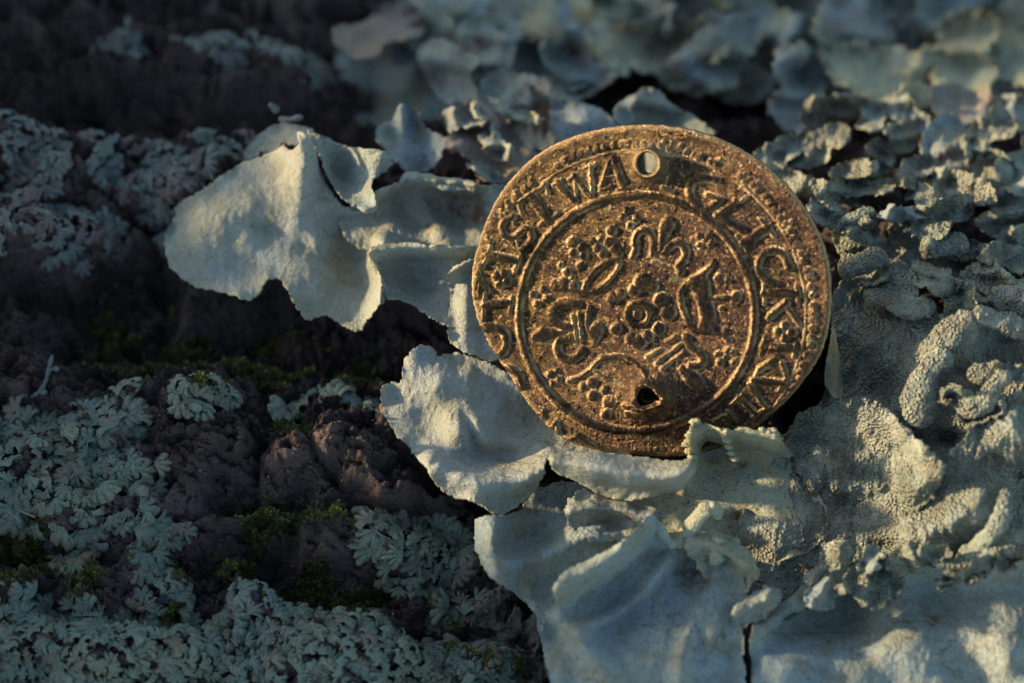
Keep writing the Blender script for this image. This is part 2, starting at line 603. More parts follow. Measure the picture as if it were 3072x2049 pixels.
def terrain(x, y, fine=True):
    z = np.zeros(np.shape(x))
    z = z - 0.05
    yy = np.maximum(y - 0.9, 0)
    fall = (0.42 + 0.55 * sstep(-2.2, -0.8, x)) * yy ** 1.5
    z = z - 2.6 * (1 - np.exp(-fall / 2.6))
    z = z + 0.20 * sstep(0.9, 1.5, y) * ridged(x * .5 + 3, y * 2.2, 3, 15) * sstep(-.4, -1.4, x)
    z = z - 0.02 * np.maximum(-y - 2.5, 0) ** 2
    for (cx, cy, rx, ry, h) in MW:
        z = z + h * np.exp(-(((x - cx) / rx) ** 2 + ((y - cy) / ry) ** 2))
    wx = x + 0.10 * fbm(x * 1.3, y * 1.3, 3, 11)
    wy = y + 0.10 * fbm(x * 1.3, y * 1.3, 3, 31)
    for (pts, w, d) in FURROWS:
        dd = line_dist(wx, wy, pts)
        z = z - d * np.exp(-(dd / w) ** 1.7)
    z = z - 0.16 * sstep(-0.75, -0.35, x) * sstep(0.2, -0.2, y) * (1 - sstep(-2.6, -3.2, y))
    # unseen ridge added beyond the left edge to shade what lies right of it
    crest = 1.95 + 1.30 * sstep(0.2, -1.8, y) + 0.05 * sstep(1.4, 2.6, y) + 0.12 * perlin(y * 0.45, y * 0 + 3.3, 5) + 0.22 * perlin(y * 1.6, y * 0 + 7.1, 8) + 0.08 * perlin(y * 5, y * 0, 9)
    g_ = np.exp(-(np.maximum(np.abs(x - OCCL_X) - 0.3, 0) / 0.95) ** 2)
    z = z * (1 - g_) + crest * g_
    shp_ = np.shape(z)
    z = np.atleast_1d(z).copy()
    xa = np.broadcast_to(x, z.shape); ya = np.broadcast_to(y, z.shape)
    for P_ in PLW:
        B_ = np.array(P_)
        mi_ = np.nonzero((xa > B_[:, 0].min() - .15) & (xa < B_[:, 0].max() + .15) & (ya > B_[:, 1].min() - .15) & (ya < B_[:, 1].max() + .15))[0]
        if len(mi_):
            xx_ = xa[mi_]; yy_ = ya[mi_]
            sdp = sdf(xx_, yy_, P_) + .05 * fbm(xx_ * 4, yy_ * 5, 3, 201)
            z[mi_] += .11 * sstep(-.03, .06, sdp)
    z = z.reshape(shp_)
    if fine:
        z = z + 0.07 * fbm(x * 1.1, y * 2.0, 3, 41)
        qx = x * 2.2 + 0.5 * fbm(x * 1.5, y * 1.5, 2, 55)
        qy = y * 4.6 + 0.9 * fbm(x * 1.2, y * 1.2, 3, 66)
        r = ridged(qx, qy, 4, 71)
        z = z + 0.06 * (r - 1.0)
        # scaly plates with cracks
        f1, f2, cid, _, _ = voronoi(x * 3.1 + .45 * fbm(x * 3, y * 3, 2, 81), y * 5.2 + .7 * fbm(x * 3, y * 3, 2, 91), 101)
        z = z - 0.055 * np.exp(-((f2 - f1) / 0.10)) + 0.025 * (cid - 0.5)
        tq = 5.5 * fbm(x * 1.3 + .3 * fbm(x * 3, y * 3, 2, 7), y * 3.2 + .4 * fbm(x * 4, y * 4, 2, 8), 4, 131)
        fq = tq - np.floor(tq)
        z = z + 0.045 * (np.floor(tq) + sstep(.72, 1.0, fq) + .25 * fq)
        ck_ = np.abs(perlin(x * 1.1 + .5 * fbm(x * 2, y * 2, 2, 301), y * 4.6 + .8 * fbm(x * 1.6, y * 2, 3, 302), 303))
        z = z - 0.07 * np.exp(-(ck_ / .045) ** 2)
        ck2 = np.abs(perlin(x * 3.5 + .6 * fbm(x * 3, y * 3, 2, 311), y * 9 + .8 * fbm(x * 3, y * 3, 2, 312), 313))
        z = z - 0.035 * np.exp(-(ck2 / .06) ** 2)
        z = z + 0.036 * ridged(x * 7 + fbm(x * 4, y * 4, 2, 5), y * 13, 3, 111) + 0.022 * ridged(x * 3.2 + 2 * fbm(x * 2, y * 3, 2, 15), y * 21 + 1.5 * fbm(x * 1.5, y * 2, 2, 16), 3, 141) + 0.014 * fbm(x * 26, y * 34, 3, 121)
    return z


def grid_faces(nx, ny):
    i = np.arange(nx * ny).reshape(ny, nx)
    return np.stack([i[:-1, :-1].ravel(), i[:-1, 1:].ravel(), i[1:, 1:].ravel(), i[1:, :-1].ravel()], 1)


xs = np.concatenate([np.linspace(-12.0, -4.3, 90), np.arange(-4.28, 0.9, 0.0125), np.linspace(0.92, 5.2, 130), np.linspace(5.4, 9, 12)])
ys = np.concatenate([np.linspace(-5.5, -3.3, 24), np.arange(-3.28, 0.6, 0.0125), np.arange(0.6, 3.4, 0.02), np.linspace(3.5, 7, 40)])
X, Y = np.meshgrid(xs, ys)
TZ = terrain(X.ravel(), Y.ravel())
TV = np.stack([X.ravel(), Y.ravel(), TZ], 1)
TF = grid_faces(len(xs), len(ys))
TN = vnormals(TV, TF)

fc = TV[TF].mean(1)
ids = np.zeros(len(TF), int)
for k, p in enumerate(PLATES):
    P = wl(chaikin(p, 1), 0.0)
    wxx = fc[:, 0] + 0.03 * fbm(fc[:, 0] * 6, fc[:, 1] * 6, 2, 5)
    wyy = fc[:, 1] + 0.03 * fbm(fc[:, 0] * 6, fc[:, 1] * 6, 2, 6)
    ids[inside(wxx, wyy, P) & (ids == 0)] = k + 1
v, f, n, _ = sub(TV, TF, ids == 0, TN)
bark = mk("tree_bark", v, f, M['bark'], None, n)
bark['kind'] = 'structure'
bark['label'] = "dark brown furrowed bark under the lichens and the coin"
for k in range(len(PLATES)):
    v, f, n, _ = sub(TV, TF, ids == k + 1, TN)
    mk("bark_plate", v, f, M['bark'], bark, n)
del X, Y, TV, TF, TN

exec_parts = []


# ------------------------------------------------------------------ broad lichen lobes
def tz_at(wx, wy):
    return terrain(np.asarray(wx), np.asarray(wy), False)


def rise(px, py):
    """lift added to lobes at right so the sun reaches them past the coin"""
    return 0.45 * sstep(2540, 2860, px) * sstep(700, 950, py) * (1 - sstep(1560, 1780, py))


def make_lobe(parent, poly, z0, mat, feats=(), name="lobe", th=0.035, step=5.5, edge=5.0, lift=0.06, liftw=26,
              wrin=0.02, tilt=(0, 0), seed=1, stains=(), rimtint=0.0, sm=1, label=None, follow=0.0, crim=0.018, fine=0.7):
    """poly and feats in 2351-wide frame coordinates, heights in cm above the bark plane"""
    P = [(x * K, y * K) for x, y in chaikin(poly, sm)]
    if mat is M['powder']:
        step = min(step, 4.4)
    A = np.array(P)
    x0, y0 = A.min(0) - 12; x1, y1 = A.max(0) + 12
    gx = np.arange(x0, x1, step); gy = np.arange(y0, y1, step)
    X, Y = np.meshgrid(gx, gy)
    X = X.ravel(); Y = Y.ravel()
    S = sdf(X, Y, P)
    S = S + edge * (0.9 * perlin(X / 60, Y / 60, seed) + 0.9 * perlin(X / 22, Y / 22, seed + 1) + 0.6 * perlin(X / 10, Y / 10, seed + 2))
    nx = len(gx); ny = len(gy)
    S2 = S.reshape(ny, nx)
    gyy, gxx = np.gradient(S2, step)
    gl = np.hypot(gxx, gyy) + 1e-6
    F = grid_faces(nx, ny)
    keep = (S[F] > -0.62 * step).all(1) & ((S[F] > 0).sum(1) >= 2)
    F = F[keep]
    if len(F) == 0:
        return None
    out = S < 0
    mvx = (-S2 * gxx / gl ** 1).ravel(); mvy = (-S2 * gyy / gl ** 1).ravel()
    lim = step * 0.7
    X = np.where(out, X + np.clip(mvx, -lim, lim), X)
    Y = np.where(out, Y + np.clip(mvy, -lim, lim), Y)
    Sin = np.maximum(S, 0)
    cx, cy = A.mean(0)
    Z = z0 + tilt[0] * (X - cx) / 1000 + tilt[1] * (Y - cy) / 1000
    fs_ = 1.45 if mat in (M['smooth'], M['under']) else 1.0
    for ft in feats:
        ft = tuple(v * fs_ if (i_ == (5 if ft[0] == 'g' else 3)) else v for i_, v in enumerate(ft))
        if ft[0] == 'g':
            _, fx, fy, rx, ry, h = ft[:6]
            rot = math.radians(ft[6]) if len(ft) > 6 else 0
            dx = X - fx * K; dy = Y - fy * K
            a = dx * math.cos(rot) + dy * math.sin(rot); b_ = -dx * math.sin(rot) + dy * math.cos(rot)
            Z = Z + h * np.exp(-(a / (rx * K)) ** 2 - (b_ / (ry * K)) ** 2)
        else:
            _, pts, w, h = ft
            d = line_dist(X, Y, [(p[0] * K, p[1] * K) for p in chaikin(pts, 2, False)])
            Z = Z + h * np.exp(-(d / (w * K)) ** 2)
    if crim:
        ang = np.arctan2(Y - cy, X - cx)
        rad = np.hypot(X - cx, Y - cy)
        Z = Z + crim * sstep(40, 150, rad) * np.sin(ang * 9 + 2.5 * perlin(X / 90, Y / 90, seed + 9)) * np.exp(-Sin / 45)
    ln = 0.55 + 0.9 * perlin(X / 110, Y / 110, seed + 5)
    Z = Z + lift * ln * np.exp(-Sin / liftw)
    Z = Z + wrin * (2.0 * perlin(X / 190, Y / 190, seed + 3) + fine * (0.8 * perlin(X / 60, Y / 60, seed + 4)
                    + 0.22 * (1 - 2 * np.abs(perlin(X / 28, Y / 50, seed + 6))) + 0.12 * perlin(X / 12, Y / 12, seed + 7)))
    if mat is M['powder']:
        v1, v2, _, _, _ = voronoi(X / 11 + .4 * perlin(X / 20, Y / 20, 3), Y / 10, seed + 12)
        Z = Z + 0.016 * (0.5 - v1) * sstep(-.5, .3, perlin(X / 130, Y / 130, seed + 13))
    Z = Z + rise(X, Y)
    if follow:
        w0 = W(X, Y, z0)
        Z = Z + follow * (tz_at(w0[:, 0], w0[:, 1]) + .05)
    V = W(X, Y, Z)
    stn = np.zeros(len(X))
    for (sx, sy, r, a) in stains:
        wob = 1 + 0.5 * perlin(X / 25, Y / 25, seed + 8)
        stn = np.maximum(stn, a * np.exp(-((np.hypot(X - sx * K, (Y - sy * K) * 1.2) / (r * K * wob)) ** 2)))
    rim = rimtint * np.exp(-Sin / 7)  # margin colour turns pale yellow towards the edge
    used, inv = np.unique(F.ravel(), return_inverse=True)
    F = inv.reshape(F.shape)
    V = V[used]; stn = stn[used]; rim = rim[used]; Sn = Sin[used]
    n = len(V)
    # thickness: rounded margin
    Vb = V.copy()
    Vb[:, 2] -= th * (0.5 + 0.5 * np.minimum(Sn / 12, 1))
    Vb[:, :2] += 0
    e = np.concatenate([F[:, [0, 1]], F[:, [1, 2]], F[:, [2, 3]], F[:, [3, 0]]])
    key = np.sort(e, 1)
    kk = key[:, 0].astype(np.int64) * n + key[:, 1]
    u, idx, cnt = np.unique(kk, return_index=True, return_counts=True)
    be = e[idx[cnt == 1]]
    side = np.stack([be[:, 1], be[:, 0], be[:, 0] + n, be[:, 1] + n], 1)
    # orientation: frame y runs down, so flip the top
    top = F[:, ::-1]; bot = F + n; side = side[:, ::-1]
    VV = np.concatenate([V, Vb])
    o = mk(name, VV, [np.concatenate([top, bot, side])], mat, parent, None,
           {'stain': np.concatenate([stn, stn]), 'rim': np.concatenate([rim, rim])})
    if label:
        o['label'] = label
    return o


def make_roll(parent, pts, r, mat, name="rolled_margin", seed=1, rough=0.25, squash=0.7, rimv=0.0):
    """a rolled-under margin: pts (x, y, z) frame coords with height; r radius in frame px (2351)"""
    Q = np.array(chaikin(pts, 3, False))
    C = np.array([w1(a[0], a[1], a[2] + float(rise(a[0] * K, a[1] * K))) for a in Q])
    # resample
    dl = np.concatenate([[0], np.cumsum(np.linalg.norm(np.diff(C, axis=0), axis=1))])
    R0 = r * 7.2 / 2351
    gran = mat in (M['powder'], M['frill']) and r > 9
    n = max(10, int(dl[-1] / (R0 * (0.11 if gran else 0.16))))
    s = np.linspace(0, dl[-1], n)
    C = np.stack([np.interp(s, dl, C[:, k]) for k in range(3)], 1)
    T = np.gradient(C, axis=0); T /= np.linalg.norm(T, axis=1)[:, None]
    up = np.array([0, 0, 1.0])
    B = np.cross(T, up); B /= np.linalg.norm(B, axis=1)[:, None]
    Nn = np.cross(B, T)
    m = 48 if gran else 28
    a = np.linspace(0, 2 * math.pi, m, endpoint=False) - math.pi / 2
    tt = np.linspace(0, 1, n)
    prof = np.clip(np.minimum(tt, 1 - tt) / 0.10, 0, 1) ** 0.5
    prof = 0.12 + 0.88 * prof
    if gran:
        rough *= .4
    wob = 1 + 0.45 * perlin(tt * dl[-1] / R0 * 0.35, tt * 0 + seed, seed)
    AA, SS = np.meshgrid(a, s)
    nz = perlin(SS / R0 * 1.6 + 10, AA * 1.3, seed) * rough * .7 + perlin(SS / R0 * 5, np.cos(AA) * 4 + np.sin(AA) * 3, seed + 3) * rough * 0.35 \
        + perlin(SS / R0 * 11, np.cos(AA) * 8 + np.sin(AA) * 7, seed + 4) * rough * 0.3
    R = R0 * prof[:, None] * wob[:, None] * (1 + nz)
    if gran:
        v1 = voronoi(SS / .026 + .3 * perlin(SS / .05, AA, seed), AA * R0 / .026, seed + 7)[0]
        R = R + .008 * (.6 - v1)
    V = C[:, None, :] + (np.cos(AA) * R)[:, :, None] * B[:, None, :] + (np.sin(AA) * R * squash)[:, :, None] * Nn[:, None, :]
    V = V.reshape(-1, 3)
    i = np.arange(n * m).reshape(n, m)
    j = np.roll(i, -1, 1)
    F = np.stack([i[:-1].ravel(), j[:-1].ravel(), j[1:].ravel(), i[1:].ravel()], 1)
    c0 = len(V); V = np.concatenate([V, C[:1], C[-1:]])
    t0 = np.stack([np.full(m, c0), j[0], i[0]], 1); t1 = np.stack([np.full(m, c0 + 1), i[-1], j[-1]], 1)
    return mk(name, V, [F, np.concatenate([t0, t1])], mat, parent, None,
              {'stain': np.zeros(len(V)), 'rim': np.full(len(V), rimv)})


# --- thallus left of the coin
A = root("leafy_lichen", "broad smooth grey-green leafy lichen with folded lobes left of the coin", "lichen", w1(760, 560, 0.0))
make_lobe(A, [(556, 345), (600, 305), (640, 280), (690, 285), (725, 300), (745, 350), (700, 430), (600, 410), (570, 380)], 0.10, M['under'], seed=11,
          feats=[('g', 690, 320, 60, 50, .12)])
make_lobe(A, [(850, 440), (900, 425), (940, 388), (985, 398), (1010, 410), (1080, 408), (1100, 425), (1180, 420), (1260, 480), (1230, 600), (1150, 640), (1090, 640),
              (1000, 620), (900, 600), (800, 560), (770, 500)], 0.20, M['smooth'], seed=12, lift=.05, wrin=.035,
          feats=[('r', [(860, 440), (940, 400), (1010, 415), (1090, 420)], 26, .22), ('g', 1000, 500, 130, 40, -.05), ('r', [(900, 540), (1100, 560)], 40, .06), ('r', [(960, 450), (1010, 530)], 24, .05), ('r', [(1100, 440), (1130, 540)], 26, .06)],
          stains=[(1060, 480, 34, .8), (1095, 492, 24, 1.0), (1000, 475, 18, .5), (985, 520, 10, .5)])
make_lobe(A, [(375, 570), (378, 530), (405, 500), (398, 470), (440, 450), (520, 395), (570, 365), (620, 350), (650, 330), (664, 342), (682, 338), (686, 322), (672, 300),
              (700, 298), (722, 340), (740, 400), (765, 450), (800, 478), (850, 488), (905, 520), (950, 545), (900, 572), (856, 572), (852, 600), (872, 630), (880, 665), (872, 705), (842, 742), (826, 765), (790, 750),
              (744, 720), (705, 735), (672, 700), (655, 655), (642, 637), (612, 645), (592, 680), (570, 690), (500, 670), (430, 650), (392, 620)],
          0.24, M['smooth'], seed=13, wrin=.025, lift=.05, th=.04,
          feats=[('g', 695, 350, 55, 120, .30), ('g', 560, 470, 120, 70, .07, -30), ('g', 470, 560, 110, 60, .05), ('r', [(880, 560), (885, 640), (870, 710)], 26, .20),
                 ('g', 810, 600, 50, 70, -.10), ('g', 700, 640, 90, 50, .05), ('g', 400, 520, 40, 60, -.10), ('g', 800, 500, 80, 30, -.04),
                 ('r', [(560, 560), (640, 600), (760, 620)], 22, .03), ('r', [(600, 520), (700, 560)], 18, -.03)],
          stains=[(790, 520, 20, .25), (655, 340, 12, .35)], rimtint=.35,
          label="largest lobe, folded to a peak at the top")
make_lobe(A, [(690, 288), (722, 302), (800, 336), (850, 342), (905, 350), (900, 385), (870, 398), (852, 420), (862, 452), (872, 474), (850, 490), (820, 482), (782, 452),
              (752, 415), (738, 365)], 0.52, M['under'], seed=14, lift=.10, liftw=18,
          feats=[('g', 790, 400, 40, 60, -.14), ('g', 870, 360, 40, 30, .10), ('r', [(860, 430), (868, 470), (840, 486)], 14, .12)],
          stains=[(833, 378, 8, .5)])
make_lobe(A, [(846, 576), (872, 558), (960, 556), (1060, 566), (1140, 560), (1150, 640), (1120, 740), (1070, 760), (1035, 748), (1000, 738), (960, 712), (905, 680), (880, 690), (882, 640), (862, 600)],
          0.34, M['smooth'], seed=15, lift=.10, liftw=20, feats=[('r', [(850, 580), (960, 562), (1060, 572)], 20, .16), ('g', 960, 640, 60, 50, -.10)], rimtint=.5)
make_lobe(A, [(1018, 632), (1045, 610), (1085, 588), (1140, 580), (1190, 640), (1190, 800), (1130, 830), (1100, 818), (1075, 812), (1030, 785), (1028, 740), (1037, 690), (1032, 650)],
          0.34, M['smooth'], seed=16, lift=.08, liftw=16, feats=[('r', [(1022, 630), (1060, 608), (1110, 590)], 16, .14), ('g', 1070, 700, 26, 90, .09)], rimtint=.5,
          stains=[(1066, 618, 4, 1.0)])
make_roll(A, [(846, 580, .48), (858, 602, .42), (872, 632, .40), (879, 665, .38), (874, 700, .34)], 8, M['frill'], seed=3, rough=.3)
make_roll(A, [(848, 576, .5), (870, 570, .48), (895, 574, .42)], 8, M['frill'], seed=4, rough=.3)
make_roll(A, [(975, 402, .42), (1010, 422, .46), (1050, 430, .46), (1085, 424, .44)], 13, M['under'], seed=5, rough=.15)

# --- thallus below the coin
B = root("leafy_lichen", "pale leafy lichen with wavy lobes below the coin, one curled edge in front of it", "lichen", w1(1300, 1200, 0.0))
make_lobe(B, [(868, 925), (884, 930), (905, 965), (922, 1005), (900, 995), (880, 968)], 0.10, M['pink'], seed=21, lift=.02, th=.03, step=4, edge=2, name="upturned_margin",
          label="small salmon-pink upturned margin")
make_lobe(B, [(1085, 1198), (1112, 1178), (1180, 1185), (1250, 1100), (1400, 1110), (1600, 1150), (1680, 1300), (1640, 1400), (1540, 1610), (1300, 1620), (1262, 1540), (1240, 1470), (1232, 1405),
              (1165, 1350), (1118, 1322), (1098, 1280), (1090, 1240)], 0.17, M['under'], seed=22, lift=.02, wrin=.03,
          feats=[('r', [(1130, 1215), (1130, 1300), (1160, 1330)], 40, .20), ('r', [(1140, 1310), (1260, 1270), (1380, 1210)], 34, .14), ('g', 1230, 1240, 70, 30, -.07, -20),
                 ('g', 1350, 1140, 90, 40, -.12)], stains=[(1430, 1190, 22, .5), (1400, 1180, 40, .25)])
make_lobe(B, [(870, 902), (884, 876), (926, 876), (918, 842), (946, 797), (972, 790), (1000, 800), (1002, 826), (1026, 810), (1062, 808), (1130, 835), (1220, 880), (1340, 960), (1480, 1060), (1400, 1070),
              (1300, 1060), (1256, 1044), (1250, 1085), (1238, 1122), (1198, 1160), (1142, 1184), (1117, 1166), (1080, 1150), (1030, 1140), (1000, 1110), (975, 1070), (950, 1040), (902, 990), (882, 950)],
          0.22, M['smooth'], seed=23, th=.045, lift=.06, liftw=24, wrin=.03,
          feats=[('g', 1000, 880, 70, 60, .10), ('g', 985, 950, 45, 50, -.05), ('g', 1050, 985, 40, 34, .11), ('g', 1110, 990, 36, 44, .07), ('g', 1085, 1000, 12, 50, -.06, -20),
                 ('r', [(990, 1060), (1080, 1110), (1180, 1110), (1245, 1070)], 34, .16), ('g', 1140, 1050, 80, 24, -.08), ('g', 950, 820, 40, 40, .06), ('g', 1200, 960, 90, 40, -.06)],
          rimtint=.25, label="rounded lobe lower left of the coin")
make_lobe(B, [(1575, 1002), (1590, 966), (1640, 976), (1662, 988), (1700, 978), (1742, 985), (1780, 986), (1802, 1022), (1842, 1062), (1872, 1112), (1905, 1180), (1880, 1260), (1760, 1300), (1600, 1280),
              (1480, 1210), (1400, 1150), (1500, 1140), (1575, 1115), (1600, 1060), (1588, 1032)], 0.20, M['frill'], seed=24, th=.03, lift=.04, liftw=14, edge=4.5, step=4.5,
          feats=[('r', [(1580, 985), (1640, 985), (1700, 990), (1780, 1000)], 34, .42), ('r', [(1590, 1000), (1585, 1060), (1575, 1110)], 22, .22), ('g', 1625, 1010, 24, 40, -.10),
                 ('r', [(1668, 985), (1680, 1050)], 10, .10), ('g', 1740, 1140, 60, 40, .09), ('g', 1690, 1200, 50, 36, -.08), ('g', 1800, 1200, 50, 60, .07)],
          stains=[(1700, 1068, 14, .7), (1745, 1080, 12, .5), (1700, 1190, 20, .9), (1640, 1020, 8, .4), (1790, 1120, 12, .4)], rimtint=.9, crim=.02,
          label="yellow-edged frilled lobe standing in front of the coin's lower rim")
for k, (x, y) in enumerate([(1580, 1000), (1577, 1018), (1583, 1035), (1592, 968), (1600, 966), (1664, 992), (1668, 1008), (1673, 1024), (1678, 1040), (1766, 990), (1776, 988), (1782, 998), (1750, 986), (1590, 1048), (1687, 1052)]):
    z = 0.66 - 0.0028 * (y - 970)
    make_roll(B, [(x - 5, y - 2, z), (x, y + 1, z + .02), (x + 6, y, z)], 6 + (k * 7 % 4), M['frill'], name="powdery_bead", seed=40 + k, rough=.5, rimv=.6)
make_lobe(B, [(1254, 1042), (1300, 1036), (1400, 1039), (1480, 1050), (1560, 1058), (1592, 1050), (1604, 1072), (1580, 1110), (1572, 1124), (1500, 1140), (1440, 1150), (1382, 1138), (1330, 1105), (1272, 1082)],
          0.46, M['smooth'], seed=25, th=.05, lift=-.10, liftw=30, edge=3, feats=[('r', [(1270, 1056), (1400, 1075), (1500, 1095), (1580, 1080)], 34, .22)], rimtint=.3,
          label="curled flap across the coin's lower edge")
make_lobe(B, [(1265, 1352), (1290, 1312), (1380, 1270), (1442, 1232), (1492, 1172), (1512, 1200), (1552, 1250), (1640, 1252), (1702, 1300), (1722, 1372), (1702, 1440), (1712, 1500), (1712, 1620), (1280, 1620),
              (1252, 1530), (1240, 1445), (1262, 1402), (1278, 1380)], 0.40, M['under'], seed=26, th=.045, lift=.10, liftw=30, wrin=.03,
          feats=[('r', [(1280, 1345), (1390, 1290), (1480, 1200)], 40, .26), ('g', 1440, 1400, 110, 60, -.07), ('g', 1560, 1360, 50, 60, -.05), ('r', [(1530, 1290), (1480, 1360), (1400, 1420), (1330, 1450)], 20, .09), ('r', [(1290, 1420), (1360, 1500), (1400, 1568)], 24, .07), ('r', [(1600, 1400), (1570, 1480), (1560, 1568)], 20, .06),
                 ('g', 1450, 1530, 170, 60, .12), ('g', 1640, 1420, 40, 90, .08), ('g', 1590, 1310, 36, 36, -.07)],
          stains=[(1590, 1310, 34, 1.0), (1610, 1340, 20, .7), (1560, 1440, 8, .6), (1535, 1415, 6, .6), (1620, 1480, 10, .5)],
          label="broad wavy lobe along the bottom edge")
make_roll(B, [(1488, 1180, .62), (1515, 1215, .62), (1550, 1258, .56)], 10, M['smooth'], seed=6, rough=.12)
make_roll(B, [(1630, 1158, .70), (1605, 1185, .62), (1575, 1225, .52), (1552, 1256, .46)], 16, M['frill'], seed=7, rough=.1)
make_lobe(B, [(1625, 1150), (1652, 1152), (1664, 1170), (1655, 1194), (1635, 1188), (1628, 1170)], 0.62, M['frill'], seed=27, th=.04, step=4, edge=2, feats=[('g', 1640, 1160, 16, 16, .08)])
make_roll(B, [(1650, 1232, .55), (1640, 1262, .52), (1650, 1296, .46)], 15, M['frill'], seed=8, rough=.25)
make_roll(B, [(1262, 1400, .40), (1270, 1420, .36)], 12, M['under'], seed=9, rough=.25)

make_lobe(B, [(1290, 1150), (1340, 1120), (1440, 1130), (1500, 1160), (1530, 1200), (1470, 1230), (1380, 1250), (1310, 1220)], 0.30, M['under'], seed=28, lift=.08, wrin=.04, edge=8,
          feats=[('r', [(1310, 1170), (1400, 1160), (1490, 1185)], 20, .10), ('g', 1400, 1200, 40, 20, -.05)], stains=[(1450, 1180, 26, .6), (1500, 1200, 16, .5)])
make_lobe(B, [(1560, 1240), (1610, 1215), (1680, 1225), (1730, 1270), (1750, 1330), (1700, 1370), (1640, 1350), (1600, 1300)], 0.42, M['frill'], seed=29, lift=.10, wrin=.05, edge=8,
          feats=[('r', [(1590, 1240), (1650, 1250), (1710, 1300)], 16, .10), ('g', 1660, 1310, 26, 26, -.08)], stains=[(1670, 1300, 18, .8)], rimtint=.5)

# --- powdery thallus right of the coin
Cc = root("powdery_lichen", "granular grey-green lichen with thick rolled margins right of the coin", "lichen", w1(2120, 900, 0.0))
make_lobe(Cc, [(1800, 1010), (1850, 950), (1900, 905), (1908, 760), (1915, 640), (2000, 640), (2080, 670), (2150, 720), (2200, 710), (2260, 700), (2420, 740), (2440, 1000), (2440, 1300), (2200, 1330), (2100, 1300),
               (1990, 1280), (1900, 1320), (1750, 1360), (1640, 1330), (1690, 1200), (1750, 1100)], 0.20, M['powder'], seed=31, wrin=.06, step=5,
          feats=[('g', 2000, 780, 90, 90, .12), ('r', [(2250, 730), (2150, 800), (2110, 860), (2110, 960)], 34, .16), ('g', 2200, 900, 50, 60, -.16), ('g', 2330, 1000, 80, 60, .20), ('g', 1880, 920, 50, 50, -.2),
                 ('r', [(2100, 1240), (2200, 1200), (2290, 1100)], 40, .14), ('g', 2180, 1010, 30, 20, -.22), ('r', [(1900, 1130), (2000, 1160), (2060, 1130)], 20, .06), ('g', 1980, 1120, 80, 50, -.08),
                 ('g', 2300, 780, 50, 40, -.10), ('g', 2050, 1250, 30, 10, -.1)],
          stains=[(2090, 1120, 22, .4), (2020, 1130, 14, .4), (2330, 870, 20, .3), (2255, 1230, 9, .7), (1870, 1190, 30, .25)],
          label="main sheet with granular surface")
make_lobe(Cc, [(1838, 952), (1860, 930), (1905, 936), (1912, 918), (1935, 912), (1952, 930), (1948, 915), (1970, 905), (2022, 922), (2062, 962), (2102, 1002), (2152, 1042), (2172, 1082), (2140, 1160), (2050, 1200), (1900, 1180), (1830, 1080), (1790, 1000)],
          0.36, M['powder'], fine=1.0, seed=32, th=.05, wrin=.08, lift=.0, step=5, edge=9, tilt=(0.2, -1.1), feats=[('r', [(1960, 925), (2040, 960), (2120, 1030), (2160, 1080)], 30, .16), ('g', 1930, 1010, 60, 50, -.10), ('g', 2100, 1110, 30, 30, .10), ('g', 1850, 1000, 40, 40, -.05)],
          label="lobe with raised shoulder just right of the coin's foot")
make_lobe(Cc, [(1890, 870), (1905, 780), (1915, 740), (1925, 800), (1938, 905), (1930, 918), (1908, 912)], 0.34, M['frill'], seed=33, th=.04, step=4, edge=2, feats=[('g', 1920, 830, 10, 60, .12)], rimtint=.5)
make_lobe(Cc, [(2172, 1040), (2222, 1000), (2230, 955), (2282, 918), (2350, 890), (2440, 900), (2440, 1110), (2340, 1075), (2280, 1032), (2240, 1062), (2190, 1050)], 0.44, M['powder'], fine=1.0, seed=34, wrin=.06, lift=.06,
          feats=[('g', 2330, 990, 60, 60, .14), ('g', 2250, 980, 20, 40, -.05)], label="bright domed lobe at the right edge")
make_lobe(Cc, [(1992, 650), (2030, 598), (2065, 588), (2112, 640), (2110, 690), (2050, 690)], 0.34, M['powder'], fine=1.0, seed=35, wrin=.03, feats=[('g', 2060, 640, 30, 30, .08)], rimtint=.2)
make_lobe(Cc, [(1985, 570), (2090, 522), (2230, 536), (2312, 616), (2322, 652), (2285, 690), (2200, 706), (2140, 664), (2060, 622)], 0.18, M['powder'], fine=1.0, seed=36, wrin=.05, lift=.1,
          feats=[('g', 2230, 620, 50, 20, -.14), ('r', [(2240, 590), (2310, 640)], 16, .10)], stains=[(2240, 612, 22, .4)])
make_lobe(Cc, [(1908, 520), (1945, 492), (2000, 468), (2024, 500), (1996, 540), (1992, 590), (1935, 602), (1915, 560)], 0.30, M['powder'], fine=1.0, seed=37, wrin=.05, feats=[('r', [(1920, 520), (2010, 485)], 20, .12)], rimtint=.4)
make_lobe(Cc, [(2230, 500), (2300, 470), (2440, 460), (2440, 560), (2330, 560), (2260, 540)], 0.15, M['powder'], fine=1.0, seed=38, wrin=.05, feats=[('r', [(2240, 510), (2320, 490), (2400, 500)], 20, .12)])
make_lobe(Cc, [(2240, 560), (2330, 560), (2440, 570), (2440, 640), (2340, 620)], 0.10, M['powder'], fine=1.0, seed=39, wrin=.05)
